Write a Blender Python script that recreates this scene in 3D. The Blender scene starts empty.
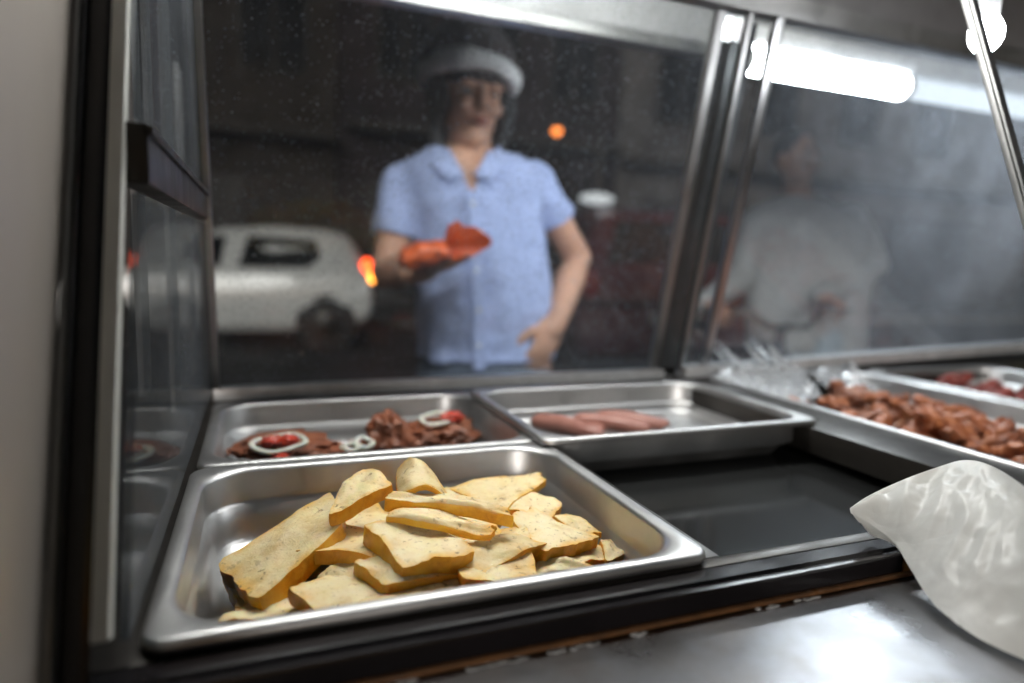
import bpy, bmesh, math, random
from mathutils import Vector, Matrix, Quaternion
from mathutils import noise as mn
random.seed(7)
R = math.radians
sc = bpy.context.scene
COL = sc.collection
RIM = 0.92            # height of the pan rims
GZ = -0.10            # street level

# ------------------------------------------------------------------ camera
YAW, PITCH, ROLL, FPX = R(21.311), R(7.318), R(1.870), 650.0
CAM = Vector((0.0558, -0.3173, 1.1016))
fwd = Vector((math.sin(YAW)*math.cos(PITCH), math.cos(YAW)*math.cos(PITCH), -math.sin(PITCH)))
rgt0 = Vector((math.cos(YAW), -math.sin(YAW), 0)); up0 = rgt0.cross(fwd)
rgt = math.cos(ROLL)*rgt0 + math.sin(ROLL)*up0
upv = -math.sin(ROLL)*rgt0 + math.cos(ROLL)*up0
cam = bpy.data.cameras.new('camera'); camo = bpy.data.objects.new('camera', cam); COL.objects.link(camo)
camo.matrix_world = Matrix(((rgt.x, upv.x, -fwd.x, CAM.x), (rgt.y, upv.y, -fwd.y, CAM.y), (rgt.z, upv.z, -fwd.z, CAM.z), (0, 0, 0, 1)))
cam.sensor_width = 36; cam.lens = FPX/1024*36; cam.clip_start = 0.01; cam.clip_end = 500
cam.dof.use_dof = True; cam.dof.focus_distance = 0.47; cam.dof.aperture_fstop = 2.3; cam.dof.aperture_blades = 9
sc.camera = camo

def ray(x, y): return rgt*((x-512)/FPX) - upv*((y-341.5)/FPX) + fwd
def az(x, y, z=RIM): d = ray(x, y); return CAM + d*((z-CAM.z)/d.z)
def ay(x, y, Y): d = ray(x, y); return CAM + d*((Y-CAM.y)/d.y)
def ax(x, y, X): d = ray(x, y); return CAM + d*((X-CAM.x)/d.x)

# ------------------------------------------------------------------ materials
def nmat(name):
    m = bpy.data.materials.new(name); m.use_nodes = True; nt = m.node_tree
    for n in list(nt.nodes): nt.nodes.remove(n)
    out = nt.nodes.new('ShaderNodeOutputMaterial')
    return m, nt, out
def N(nt, t, **k):
    n = nt.nodes.new(t)
    for a, v in k.items():
        if a.startswith('i_'):
            key = a[2:]
            key = int(key) if key.isdigit() else key.replace('_', ' ')
            n.inputs[key].default_value = v
        else: setattr(n, a, v)
    return n
def noise(nt, scale, detail=4, rough=.55, vec=None, stretch=None):
    tc = N(nt, 'ShaderNodeTexCoord'); src = tc.outputs['Object']
    if stretch:
        mp = N(nt, 'ShaderNodeMapping'); mp.inputs['Scale'].default_value = stretch
        nt.links.new(src, mp.inputs['Vector']); src = mp.outputs['Vector']
    n = N(nt, 'ShaderNodeTexNoise'); n.inputs['Scale'].default_value = scale; n.inputs['Detail'].default_value = detail; n.inputs['Roughness'].default_value = rough
    nt.links.new(src, n.inputs['Vector'])
    return n.outputs['Fac']
def ramp(nt, fac, stops):
    r = N(nt, 'ShaderNodeValToRGB'); e = r.color_ramp.elements
    while len(e) < len(stops): e.new(.5)
    for i, (p, c) in enumerate(stops):
        e[i].position = p; e[i].color = (c, c, c, 1) if isinstance(c, (int, float)) else (*c, 1)
    nt.links.new(fac, r.inputs['Fac']); return r.outputs['Color']
def mixc(nt, fac, a, b, mode='MIX'):
    n = N(nt, 'ShaderNodeMix', data_type='RGBA', blend_type=mode)
    for s, v in ((0, fac), (6, a), (7, b)):
        if isinstance(v, (int, float)): n.inputs[s].default_value = v if s == 0 else (v, v, v, 1)
        elif isinstance(v, tuple): n.inputs[s].default_value = (*v, 1)
        else: nt.links.new(v, n.inputs[s])
    return n.outputs[2]
def bump(nt, h, strength=.2, dist=.002):
    b = N(nt, 'ShaderNodeBump'); b.inputs['Strength'].default_value = strength; b.inputs['Distance'].default_value = dist
    nt.links.new(h, b.inputs['Height']); return b.outputs['Normal']
def pbr(name, col, rough=.5, metal=0, scale=30, var=.25, bmp=0., bscale=None, bdist=.002, rvar=.1, spec=.5, coat=0, trans=0, sss=0, stretch=None, emit=None, estr=0, col2=None):
    m, nt, out = nmat(name); p = N(nt, 'ShaderNodeBsdfPrincipled'); nt.links.new(p.outputs[0], out.inputs[0])
    f = noise(nt, scale, stretch=stretch)
    c2 = col2 if col2 else tuple(v*(1-var) for v in col)
    nt.links.new(ramp(nt, f, [(.3, col), (.72, c2)]), p.inputs['Base Color'])
    nt.links.new(ramp(nt, f, [(.3, max(0, rough-rvar)), (.7, min(1, rough+rvar))]), p.inputs['Roughness'])
    p.inputs['Metallic'].default_value = metal; p.inputs['Specular IOR Level'].default_value = spec
    p.inputs['Coat Weight'].default_value = coat; p.inputs['Transmission Weight'].default_value = trans
    if sss: p.inputs['Subsurface Weight'].default_value = sss; p.inputs['Subsurface Radius'].default_value = (.008, .004, .002); p.inputs['Subsurface Scale'].default_value = .5
    if bmp: nt.links.new(bump(nt, noise(nt, bscale or scale*4, stretch=stretch), bmp, bdist), p.inputs['Normal'])
    if emit: p.inputs['Emission Color'].default_value = (*emit, 1); p.inputs['Emission Strength'].default_value = estr
    return m
def emission(name, col, s):
    m, nt, out = nmat(name); e = N(nt, 'ShaderNodeEmission'); e.inputs[0].default_value = (*col, 1); e.inputs[1].default_value = s
    nt.links.new(e.outputs[0], out.inputs[0]); return m
def glassy(name, dust_lo, dust_hi, tint=(.93, .95, .95), speck=.5, refl=1., smear=True, grad=None):
    """window glass: clear transmission, Fresnel mirror, a film of grease and dust specks lying on it"""
    m, nt, out = nmat(name); L = nt.links
    tr = N(nt, 'ShaderNodeBsdfTransparent'); tr.inputs[0].default_value = (*tint, 1)
    gl = N(nt, 'ShaderNodeBsdfGlossy'); gl.inputs['Roughness'].default_value = .02
    fr = N(nt, 'ShaderNodeFresnel'); fr.inputs[0].default_value = 1.45
    mul = N(nt, 'ShaderNodeMath', operation='MULTIPLY'); mul.inputs[1].default_value = .55*refl; L.new(fr.outputs[0], mul.inputs[0])
    mx = N(nt, 'ShaderNodeMixShader'); L.new(mul.outputs[0], mx.inputs[0]); L.new(tr.outputs[0], mx.inputs[1]); L.new(gl.outputs[0], mx.inputs[2])
    df = N(nt, 'ShaderNodeBsdfDiffuse'); df.inputs[0].default_value = (.58, .64, .72, 1)  # dust colour tinted blue, with the lamps' haze put into it
    tl = N(nt, 'ShaderNodeBsdfTranslucent'); tl.inputs[0].default_value = (.58, .64, .72, 1)
    ad = N(nt, 'ShaderNodeMixShader'); ad.inputs[0].default_value = .5; L.new(df.outputs[0], ad.inputs[1]); L.new(tl.outputs[0], ad.inputs[2])
    film = ramp(nt, noise(nt, 5, 5, .6), [(.3, dust_lo), (.75, dust_hi)])
    if grad:   # dust film made denser along x to paint in the bulb's haze
        tc = N(nt, 'ShaderNodeTexCoord'); sx = N(nt, 'ShaderNodeSeparateXYZ'); L.new(tc.outputs['Object'], sx.inputs[0])
        mr = N(nt, 'ShaderNodeMapRange'); mr.inputs[1].default_value = grad[0]; mr.inputs[2].default_value = grad[1]; mr.inputs[3].default_value = .35; mr.inputs[4].default_value = 2.1
        L.new(sx.outputs[0], mr.inputs[0]); film = mixc(nt, 1.0, film, mr.outputs[0], 'MULTIPLY')
    if smear:
        film = mixc(nt, 1.0, film, ramp(nt, noise(nt, 9, 3, .6, stretch=(1, 1, .25)), [(.35, .75), (.7, 1.25)]), 'MULTIPLY')
    tc = N(nt, 'ShaderNodeTexCoord')
    vo = N(nt, 'ShaderNodeTexVoronoi'); vo.inputs['Scale'].default_value = 260; L.new(tc.outputs['Object'], vo.inputs['Vector'])
    sp = ramp(nt, vo.outputs['Distance'], [(.16, 1.), (.40, 0.)])
    sr = N(nt, 'ShaderNodeSeparateColor'); L.new(vo.outputs['Color'], sr.inputs[0])
    sel = ramp(nt, sr.outputs[0], [(.55, 0.), (1., 1.)])
    spk = mixc(nt, 1.0, sp, sel, 'MULTIPLY'); spk = mixc(nt, 1.0, spk, speck*.6, 'MULTIPLY')
    v2 = N(nt, 'ShaderNodeTexVoronoi'); v2.inputs['Scale'].default_value = 75; L.new(tc.outputs['Object'], v2.inputs['Vector'])
    s2 = ramp(nt, v2.outputs['Distance'], [(.05, 1.), (.10, 0.)])
    c2 = N(nt, 'ShaderNodeSeparateColor'); L.new(v2.outputs['Color'], c2.inputs[0])
    s2 = mixc(nt, 1.0, s2, ramp(nt, c2.outputs[1], [(.5, 0.), (.95, 1.)]), 'MULTIPLY')
    s2 = mixc(nt, 1.0, s2, speck, 'MULTIPLY')
    tot = mixc(nt, 1.0, film, spk, 'ADD'); tot = mixc(nt, 1.0, tot, s2, 'ADD')
    m2 = N(nt, 'ShaderNodeMixShader'); L.new(tot, m2.inputs[0]); L.new(mx.outputs[0], m2.inputs[1]); L.new(ad.outputs[0], m2.inputs[2])
    L.new(m2.outputs[0], out.inputs[0])
    return m

def steel_mat(name, base=.56, rough=.27, scratch=.25, tint=(1, 1, 1), stretch=(1, 1, 1)):
    m, nt, out = nmat(name); p = N(nt, 'ShaderNodeBsdfPrincipled'); nt.links.new(p.outputs[0], out.inputs[0])
    p.inputs['Metallic'].default_value = 1
    f = noise(nt, 14, 5, .6); g = noise(nt, 160, 3, .6, stretch=stretch)
    c = tuple(base*t for t in tint)
    nt.links.new(ramp(nt, f, [(.3, c), (.75, tuple(v*.78 for v in c))]), p.inputs['Base Color'])
    r1 = ramp(nt, f, [(.3, rough-.07), (.75, rough+.17)])
    nt.links.new(r1, p.inputs['Roughness'])
    nt.links.new(bump(nt, g, scratch, .0004), p.inputs['Normal'])
    return m
def counter_mat():
    m, nt, out = nmat('worn counter steel'); p = N(nt, 'ShaderNodeBsdfPrincipled'); nt.links.new(p.outputs[0], out.inputs[0]); p.inputs['Metallic'].default_value = 1
    f = noise(nt, 5.5, 6, .62); g = noise(nt, 13, 5, .65); h = noise(nt, 140, 3, .6, stretch=(1, 7, 1))
    c = ramp(nt, f, [(.30, (.26, .27, .29)), (.50, (.18, .18, .19)), (.66, (.10, .08, .06))])
    nt.links.new(mixc(nt, ramp(nt, g, [(.45, 0.), (.75, .55)]), c, (.11, .09, .075)), p.inputs['Base Color'])
    nt.links.new(mixc(nt, .5, ramp(nt, g, [(.3, .20), (.7, .44)]), ramp(nt, f, [(.3, .22), (.7, .42)])), p.inputs['Roughness'])
    nt.links.new(bump(nt, mixc(nt, .5, h, noise(nt, 9, 3)), .22, .0010), p.inputs['Normal']); return m
M = {}
M['pan'] = steel_mat('pan steel', .58, .38, .3)
M['counter'] = counter_mat()
M['alu'] = steel_mat('aluminium profile', .62, .30, .12, (1, 1, 1.02), (1, 1, .1))
M['alu_dull'] = steel_mat('dull aluminium', .42, .42, .2)
M['panel'] = pbr('brushed side panel', (.42, .375, .335), .48, .5, 6, .3, .15, 120, .0006, stretch=(1, 1, .15))
M['mull'] = pbr('grey anodised bar', (.10, .10, .105), .4, .4, 30, .3); M['rail'] = pbr('pale aluminium rail', (.62, .64, .66), .38, .35, 30, .3); M['edge'] = pbr('pale polished edge', (.86, .86, .82), .35, 0, 30, .2, stretch=(1, 1, .2))
M['black'] = pbr('black enamel ledge', (.012, .010, .011), .16, 0, 20, .4, .1, 90, .0006, .06)
M['blackmetal'] = pbr('dark sooty steel', (.05, .045, .04), .38, .6, 20, .4, .1)
M['seam'] = pbr('greasy brown seam', (.16, .075, .03), .35, 0, 60, .6, .4, 300, .001)
M['brownpatch'] = pbr('orange brown patch', (.28, .13, .03), .22, 0, 40, .6, .2, 200, .001)
M['scuff'] = pbr('flaked white paint', (.75, .75, .74), .6)
M['glass'] = glassy('front glass with dust', .034, .075, speck=.9)
M['glass_dusty'] = glassy('right glass thick with dust', .04, .095, speck=.6, refl=.3, grad=(.68, 1.25))
M['glass_end'] = glassy('end glass', .05, .15, speck=.3, refl=.8, tint=(.60, .61, .61))
M['white'] = pbr('white painted metal', (.75, .76, .77), .4)
M['tube'] = emission('fluorescent diffuser', (.90, .95, 1.), 46)
M['dimtube'] = emission('failing fluorescent tube', (.85, .92, 1.), .8)
M['tube2'] = emission('fluorescent diffuser overhead', (.97, .97, .93), 44)
M['bulb'] = emission('lit bulb', (.94, .97, 1.), 90)
M['roofsheet'] = pbr('roof sheet', (.35, .35, .36), .5, .3, 8, .3)
M['water'] = pbr('dark glossy insert', (.16, .165, .165), .13, .9, 4, .12, .03, 60, .0004, .04)

# ------------------------------------------------------------------ mesh helpers
def link(name, bm, mat=None, parent=None, smooth=True, angle=40):
    me = bpy.data.meshes.new(name); bm.normal_update(); bm.to_mesh(me); bm.free()
    if mat is not None:
        for k in (mat if isinstance(mat, (list, tuple)) else [mat]): me.materials.append(k)
    if smooth:
        for p in me.polygons: p.use_smooth = True
        try: me.set_sharp_from_angle(angle=R(angle))
        except Exception: pass
    o = bpy.data.objects.new(name, me); COL.objects.link(o)
    if parent is not None:
        o.parent = parent; o.matrix_parent_inverse = Matrix.Identity(4)
        o.location = -Vector(parent.get('org', (0, 0, 0))); 
    return o
def thing(name, label, cat, loc=(0, 0, 0), group=None):
    """an empty at the base of the thing; parts are modelled in world coordinates"""
    o = bpy.data.objects.new(name, None); COL.objects.link(o); o.location = loc; o.empty_display_size = .05
    o['label'] = label; o['category'] = cat
    if group: o['group'] = group
    o['org'] = tuple(loc)
    return o
def tag(o, label, cat, group=None):
    o['label'] = label; o['category'] = cat
    if group: o['group'] = group
    return o
def structure(o): o['kind'] = 'structure'; return o
def recenter(o):
    """moves a one-mesh thing's origin to the middle of its base"""
    me = o.data; vs = [v.co for v in me.vertices]
    c = Vector((sum(v.x for v in vs)/len(vs), sum(v.y for v in vs)/len(vs), min(v.z for v in vs)))
    me.transform(Matrix.Translation(-c)); o.location = c; return o
def box(bm, lo, hi, bev=0, rot=None, piv=None):
    lo = Vector(lo); hi = Vector(hi); c = (lo+hi)/2; s = hi-lo
    r = bmesh.ops.create_cube(bm, size=1); vs = r['verts']
    for v in vs: v.co = Vector((v.co.x*s.x, v.co.y*s.y, v.co.z*s.z))
    if bev:
        es = list({e for v in vs for e in v.link_edges})
        g = bmesh.ops.bevel(bm, geom=es, offset=bev, segments=2, affect='EDGES', profile=.6)
        vs = list({v for f in g['faces'] for v in f.verts} | {v for v in vs if v.is_valid})
    for v in vs:
        v.co = (rot @ v.co if rot else v.co) + c
    return vs
def beam(bm, a, b, w, h, upd=Vector((0, 0, 1)), bev=.001):
    """a bar of section w x h from a to b"""
    a = Vector(a); b = Vector(b); d = b-a; L = d.length; d.normalize()
    s = d.cross(upd).normalized(); u = s.cross(d)
    rot = Matrix((s, d, u)).transposed()
    c = (a+b)/2
    return box(bm, c-Vector((w, L, h))/2, c+Vector((w, L, h))/2, bev, rot)
def prism(bm, pts, off):
    """closed polygon pts (list of Vector) extruded by off"""
    v0 = [bm.verts.new(p) for p in pts]; v1 = [bm.verts.new(Vector(p)+Vector(off)) for p in pts]
    bm.faces.new(v0); bm.faces.new(v1[::-1]); n = len(pts)
    for i in range(n): bm.faces.new((v0[(i+1) % n], v0[i], v1[i], v1[(i+1) % n]))
    bmesh.ops.recalc_face_normals(bm, faces=bm.faces)
def tube(bm, pts, rad, seg=12, cap=True, flat=1.0, closed=False):
    pts = [Vector(p) for p in pts]; n = len(pts)
    rad = rad if isinstance(rad, (list, tuple)) else [rad]*n
    rings = []; prev = None
    for i, p in enumerate(pts):
        a = pts[i-1] if (i > 0 or closed) else pts[0]; b = pts[(i+1) % n] if (i < n-1 or closed) else pts[-1]
        d = (b-a)
        d = d.normalized() if d.length > 1e-9 else Vector((0, 0, 1))
        if prev is None:
            ref = Vector((0, 0, 1)) if abs(d.z) < .9 else Vector((1, 0, 0))
            s = d.cross(ref).normalized()
        else: s = (prev - d*prev.dot(d)).normalized()
        prev = s; u = d.cross(s)
        rings.append([bm.verts.new(p + (s*math.cos(t)+u*math.sin(t)*flat)*rad[i]) for t in (2*math.pi*k/seg for k in range(seg))])
    m = n if closed else n-1
    for i in range(m):
        A = rings[i]; B = rings[(i+1) % n]
        for k in range(seg): bm.faces.new((A[k], A[(k+1) % seg], B[(k+1) % seg], B[k]))
    if cap and not closed: bm.faces.new(rings[0][::-1]); bm.faces.new(rings[-1])
    return rings
def smooth_path(pts, sub=6, closed=False):
    pts = [Vector(p) for p in pts]; n = len(pts); out = []
    rng = n if closed else n-1
    for i in range(rng):
        p0 = pts[(i-1) % n] if (closed or i > 0) else pts[0]; p1 = pts[i]; p2 = pts[(i+1) % n]
        p3 = pts[(i+2) % n] if (closed or i+2 < n) else p2
        for k in range(sub):
            t = k/sub
            out.append(.5*((2*p1)+(-p0+p2)*t+(2*p0-5*p1+4*p2-p3)*t*t+(-p0+3*p1-3*p2+p3)*t**3))
    if not closed: out.append(pts[-1])
    return out
def ell(bm, c, r, seg=16, rot=None):
    g = bmesh.ops.create_uvsphere(bm, u_segments=seg, v_segments=max(6, seg*2//3), radius=1)
    for v in g['verts']:
        p = Vector((v.co.x*r[0], v.co.y*r[1], v.co.z*r[2])); v.co = (rot @ p if rot else p) + Vector(c)
    return g['verts']
def loft(bm, rings, cap=True):
    V = [[bm.verts.new(p) for p in r] for r in rings]; n = len(V[0])
    for A, B in zip(V, V[1:]):
        for k in range(n): bm.faces.new((A[k], A[(k+1) % n], B[(k+1) % n], B[k]))
    if cap: bm.faces.new(V[0][::-1]); bm.faces.new(V[-1])
    return V
def remeshed(bm, voxel, smooth_it=3, fac=.5):
    """union of the overlapping closed shells in bm as one continuous skin"""
    me = bpy.data.meshes.new('tmp'); bm.to_mesh(me); bm.free()
    o = bpy.data.objects.new('tmp', me); COL.objects.link(o)
    m = o.modifiers.new('r', 'REMESH'); m.mode = 'VOXEL'; m.voxel_size = voxel
    s = o.modifiers.new('s', 'SMOOTH'); s.iterations = smooth_it; s.factor = fac
    dg = bpy.context.evaluated_depsgraph_get(); ev = o.evaluated_get(dg)
    m2 = bpy.data.meshes.new_from_object(ev)
    bpy.data.objects.remove(o); bpy.data.meshes.remove(me)
    b = bmesh.new(); b.from_mesh(m2); bpy.data.meshes.remove(m2)
    return b
def rrect(x0, y0, x1, y1, r, z, n=6):
    out = []
    for cx, cy, a0 in ((x1-r, y1-r, 0), (x0+r, y1-r, 90), (x0+r, y0+r, 180), (x1-r, y0+r, 270)):
        for k in range(n+1):
            a = R(a0 + 90*k/n); out.append(Vector((cx+r*math.cos(a), cy+r*math.sin(a), z)))
    return out

# ------------------------------------------------------------------ the food cart
TF, TB, FY, BY = .314, .3735, .565, -.02
def fy(z, off=0): return FY+off - TF*(z-RIM)
def by(z, off=0): return BY+off + TB*(z-RIM)
ZT = 1.425
cart = thing('food_cart', 'stainless steel street food cart with a sloped glass case over its pans', 'food cart', (.9, .2, GZ))
# worktop
bm = bmesh.new(); box(bm, (-.32, -.62, .868), (2.2, -.0305, .9), .003)
for k in range(1): pass
worktop = link('worktop', bm, M['counter'], cart)
bm = bmesh.new(); box(bm, (-.30, -.58, .16), (2.18, .60, .70), .01); box(bm, (-.30, -.58, .70), (2.18, -.03, .867), .004)
link('cabinet', bm, M['panel'], cart)
# black front ledge with a raised lip
bm = bmesh.new()
sec = [(-.0015, .885), (-.0015, .9115), (-.0150, .9120), (-.0165, .9100), (-.0255, .9105), (-.0268, .9150), (-.0292, .9150), (-.0300, .9130), (-.0300, .885)]
prism(bm, [Vector((-.032, y, z)) for y, z in sec], (2.2, 0, 0)); ledge = link('front_ledge', bm, M['black'], cart, angle=25)
bm = bmesh.new(); box(bm, (-.03, -.0338, .9005), (2.16, -.0302, .9032), .0008); link('grease_seam', bm, M['seam'], cart)
bm = bmesh.new(); box(bm, (.452, -.0312, .9034), (.54, -.0301, .9128)); link('brown_patch', bm, M['brownpatch'], ledge)  # orange brown patch on the face of the ledge
# flakes of paint along the seam
rs = random.Random(3); bm = bmesh.new()
for cx, n in [(az(q, 655, .9).x*0+az(q, yy, .9).x, k) for q, yy, k in ((400, 673, 5), (478, 659, 9), (500, 655, 9), (518, 651, 6), (556, 644, 7), (580, 640, 9), (640, 629, 3), (760, 603, 4), (800, 594, 4))]:
    for k in range(n):
        x = cx + rs.uniform(-.008, .008); y = -.0338-rs.uniform(.0008, .0028); l = rs.uniform(.0015, .0045)
        pts = [Vector((x+math.cos(a)*l*rs.uniform(.6, 1.2), y+math.sin(a)*.0013*rs.uniform(.5, 1.3), .9003)) for a in (0, 1, 2.1, 3.2, 4.2, 5.3)]
        prism(bm, pts, (0, 0, .0004))
link('paint_flakes', bm, M['scuff'], worktop)['kind'] = 'stuff'
# the well
bm = bmesh.new(); zt = .9115
def bar(x0, y0, x1, y1, z=zt, t=.012): box(bm, (x0, y0, z-t), (x1, y1, z), .0015)
bar(-.03, 0, .010, .60); bar(.314, .011, .336, .50); bar(.640, .011, .724, .50, .921, .03); bar(1.036, .011, 1.074, .50); bar(1.39, .011, 2.1, .50)
bar(.0102, .251, .3138, .272); bar(.0102, .502, 2.1, .60); bar(.0102, 0, 2.1, .0108)
link('well_deck', bm, M['blackmetal'], cart)
bm = bmesh.new()
box(bm, (.001, .003, .705), (2.1, .007, .898)); box(bm, (.001, .51, .705), (2.1, .514, .898)); box(bm, (.324, .0072, .705), (.327, .5098, .898))
box(bm, (.709, .0072, .705), (.712, .5098, .889)); box(bm, (.001, .0072, .702), (2.1, .5098, .7048))
link('water_bath', bm, M['pan'], cart)
bm = bmesh.new(); box(bm, (.3272, .0074, .80), (.7088, .5096, .880)); link('well_insert', bm, M['water'], cart)
# frames of the glass case
def fbar(x, z0, z1, w, off=0, h=.012, bm=None, x1=None):
    beam(bm, (x, fy(z0, off), z0), (x if x1 is None else x1, fy(z1, off), z1), w, h, Vector((0, 1, 0)))
def bbar(x, z0, z1, w, off=0, h=.012, bm=None):
    beam(bm, (x, by(z0, off), z0), (x, by(z1, off), z1), w, h, Vector((0, 1, 0)))
bm = bmesh.new(); beam(bm, (.0, .562, .921), (.655, .556, .925), .020, .016); link('bottom_rail', bm, M['rail'], cart)
bm = bmesh.new(); a = (.69, .552, .928); b = ax(985, 356, 1.62); beam(bm, a, (1.62, .56, max(.93, min(.99, .955))), .030, .018); link('bottom_rail', bm, M['rail'], cart)
bm = bmesh.new(); beam(bm, (-.03, fy(ZT+.012), ZT+.012), (1.7, fy(ZT+.012), ZT+.012), .022, .026); link('top_rail', bm, M['alu_dull'], cart)
for x0, x1, w, mt, off in ((.645, .612, .013, 'alu_dull', .006), (.690, .650, .007, 'alu_dull', -.004), (.735, .695, .013, 'alu', -.008)):
    bm = bmesh.new(); fbar(x0, .93, ZT, w, off, .012, bm, x1); link('mullion', bm, M[mt], cart)
bm = bmesh.new(); fbar(.690, .932, ZT-.004, .060, .018, .006, bm, .653); link('mullion', bm, M['mull'], cart)
bm = bmesh.new(); fbar(1.64, .95, ZT, .02, 0, .014, bm); link('mullion', bm, M['alu'], cart)
bm = bmesh.new(); fbar(-.002, .9, ZT, .017, 0, .02, bm); link('corner_post', bm, M['alu_dull'], cart)
def pane(name, x0, x1, z0, z1, off, mat, sh=0):
    bm = bmesh.new(); pts = [Vector((x0, fy(z0, off), z0)), Vector((x1, fy(z0, off), z0)), Vector((x1-sh, fy(z1, off), z1)), Vector((x0-sh, fy(z1, off), z1))]
    prism(bm, pts, (0, .004, 0)); return link(name, bm, M[mat], cart, False)
pane('front_glass', .007, .640, .929, ZT, .004, 'glass')
pane('front_glass', .655, 1.63, .936, ZT, -.006, 'glass_dusty', .02)
# left end of the case
bm = bmesh.new()
prism(bm, [Vector((.0, by(.93)+.006, .93)), Vector((.0, fy(.93)-.012, .93)), Vector((.0, fy(1.128)-.012, 1.128)), Vector((.0, by(1.128)+.006, 1.128))], (-.004, 0, 0))
link('end_glass', bm, M['glass_end'], cart, False)
bm = bmesh.new()
prism(bm, [Vector((.0, by(1.168)+.006, 1.168)), Vector((.0, fy(1.168)-.012, 1.168)), Vector((.0, fy(ZT)-.012, ZT)), Vector((.0, by(ZT)+.006, ZT))], (-.004, 0, 0))
link('end_glass', bm, M['glass_end'], cart, False)
bm = bmesh.new(); box(bm, (-.012, by(1.148)+.004, 1.133), (.004, fy(1.148)-.009, 1.164), .002); box(bm, (.0042, by(1.15)+.004, 1.158), (.006, fy(1.15)-.009, 1.1625)); link('middle_rail', bm, M['blackmetal'], cart)
bm = bmesh.new(); bbar(-.0095, .934, 1.44, .0070, .0, .010, bm); link('front_post', bm, M['edge'], cart)
bm = bmesh.new(); bbar(-.0205, .915, 1.44, .012, .006, .004, bm); link('post_filler', bm, M['black'], cart)
bm = bmesh.new(); bbar(-.0285, .90, 1.9, .0030, .002, .012, bm); link('post_trim', bm, M['alu_dull'], cart)
bm = bmesh.new()
prism(bm, [Vector((-.0302, by(.9)-.004, .9005)), Vector((-.0302, by(1.94)-.004, 1.94)), Vector((-.0302, -.30, 1.94)), Vector((-.0302, -.30, .9005))], (-.03, 0, 0))
link('side_panel', bm, M['panel'], cart)
# post between the two halves on the vendor's side
bm = bmesh.new(); bbar(.69, .925, 1.44, .0035, 0, .006, bm); link('front_post', bm, M['alu_dull'], cart)
bm = bmesh.new(); bbar(.716, .925, 1.44, .010, .008, .004, bm); link('front_post', bm, M['alu_dull'], cart)
# roof, valance and posts that carry it
bm = bmesh.new(); box(bm, (-.45, -.75, 1.95), (2.4, .80, 1.985), .004); link('roof', bm, M['roofsheet'], cart)
bm = bmesh.new(); box(bm, (-.45, .752, 1.512), (2.4, .758, 1.949)); link('valance', bm, M['roofsheet'], cart)
bm = bmesh.new(); box(bm, (-.45, .738, 1.489), (.845, .772, 1.511), .003); link('valance_trim', bm, M['alu_dull'], cart)
for x, y in ((-.40, .70), (2.3, .70), (2.3, -.70), (-.40, -.70)):
    bm = bmesh.new(); box(bm, (x-.02, y-.02, GZ), (x+.02, y+.02, 1.949), .003); link('roof_post', bm, M['alu_dull'], cart)
for x, y in ((0, -.4), (0, .4), (1.9, -.4), (1.9, .4)):
    bm = bmesh.new(); tube(bm, [(x-.03, y, .06), (x+.03, y, .06)], .16, 24); link('cart_wheel', bm, M['black'], cart)

# lamps
lamp = thing('fluorescent_lamp', 'long white fluorescent lamp under the cart roof, glaring behind the dusty right glass', 'lamp', (1.5, .75, 1.5))
bm = bmesh.new(); box(bm, (.87, .715, 1.512), (2.25, .7505, 1.55), .004); link('lamp_housing', bm, M['white'], lamp)
bm = bmesh.new(); tube(bm, [(.925, .733, 1.488), (1.33, .733, 1.488)], .024, 16); link('diffuser', bm, M['tube'], lamp)
bm = bmesh.new(); tube(bm, [(1.35, .733, 1.488), (2.24, .733, 1.488)], .021, 16); link('dim_tube', bm, M['dimtube'], lamp)
for x in (.917, 1.34, 2.248):
    bm = bmesh.new(); tube(bm, [(x-.008, .733, 1.488), (x+.008, .733, 1.488)], .026, 16); link('end_cap', bm, M['white'], lamp)
lamp2 = thing('fluorescent_lamp', 'fluorescent lamp hanging over the glass case above the tofu pan', 'lamp', (.40, .36, 1.60))
bm = bmesh.new(); box(bm, (-.02, .335, 1.612), (.78, .385, 1.65), .004); box(bm, (.08, .35, 1.6502), (.10, .37, 1.9498)); box(bm, (.66, .35, 1.6502), (.68, .37, 1.9498)); link('lamp_housing', bm, M['white'], lamp2)
bm = bmesh.new(); tube(bm, [(0, .36, 1.592), (.76, .36, 1.592)], .019, 16); link('diffuser', bm, M['tube2'], lamp2)
bp = ax(986, 34, .80)
bulb = thing('light_bulb', 'bare glowing bulb hanging at the top right behind the vendor side post', 'bulb', bp)
bm = bmesh.new(); ell(bm, bp, (.016, .016, .020), 20); link('bulb_glass', bm, M['bulb'], bulb)
bm = bmesh.new(); tube(bm, [bp+Vector((0, 0, .017)), bp+Vector((0, 0, .04))], [.010, .012], 14); tube(bm, [bp+Vector((0, 0, .04)), Vector((bp.x, bp.y, 1.9498))], .003, 8); link('socket', bm, M['white'], bulb)

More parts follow.
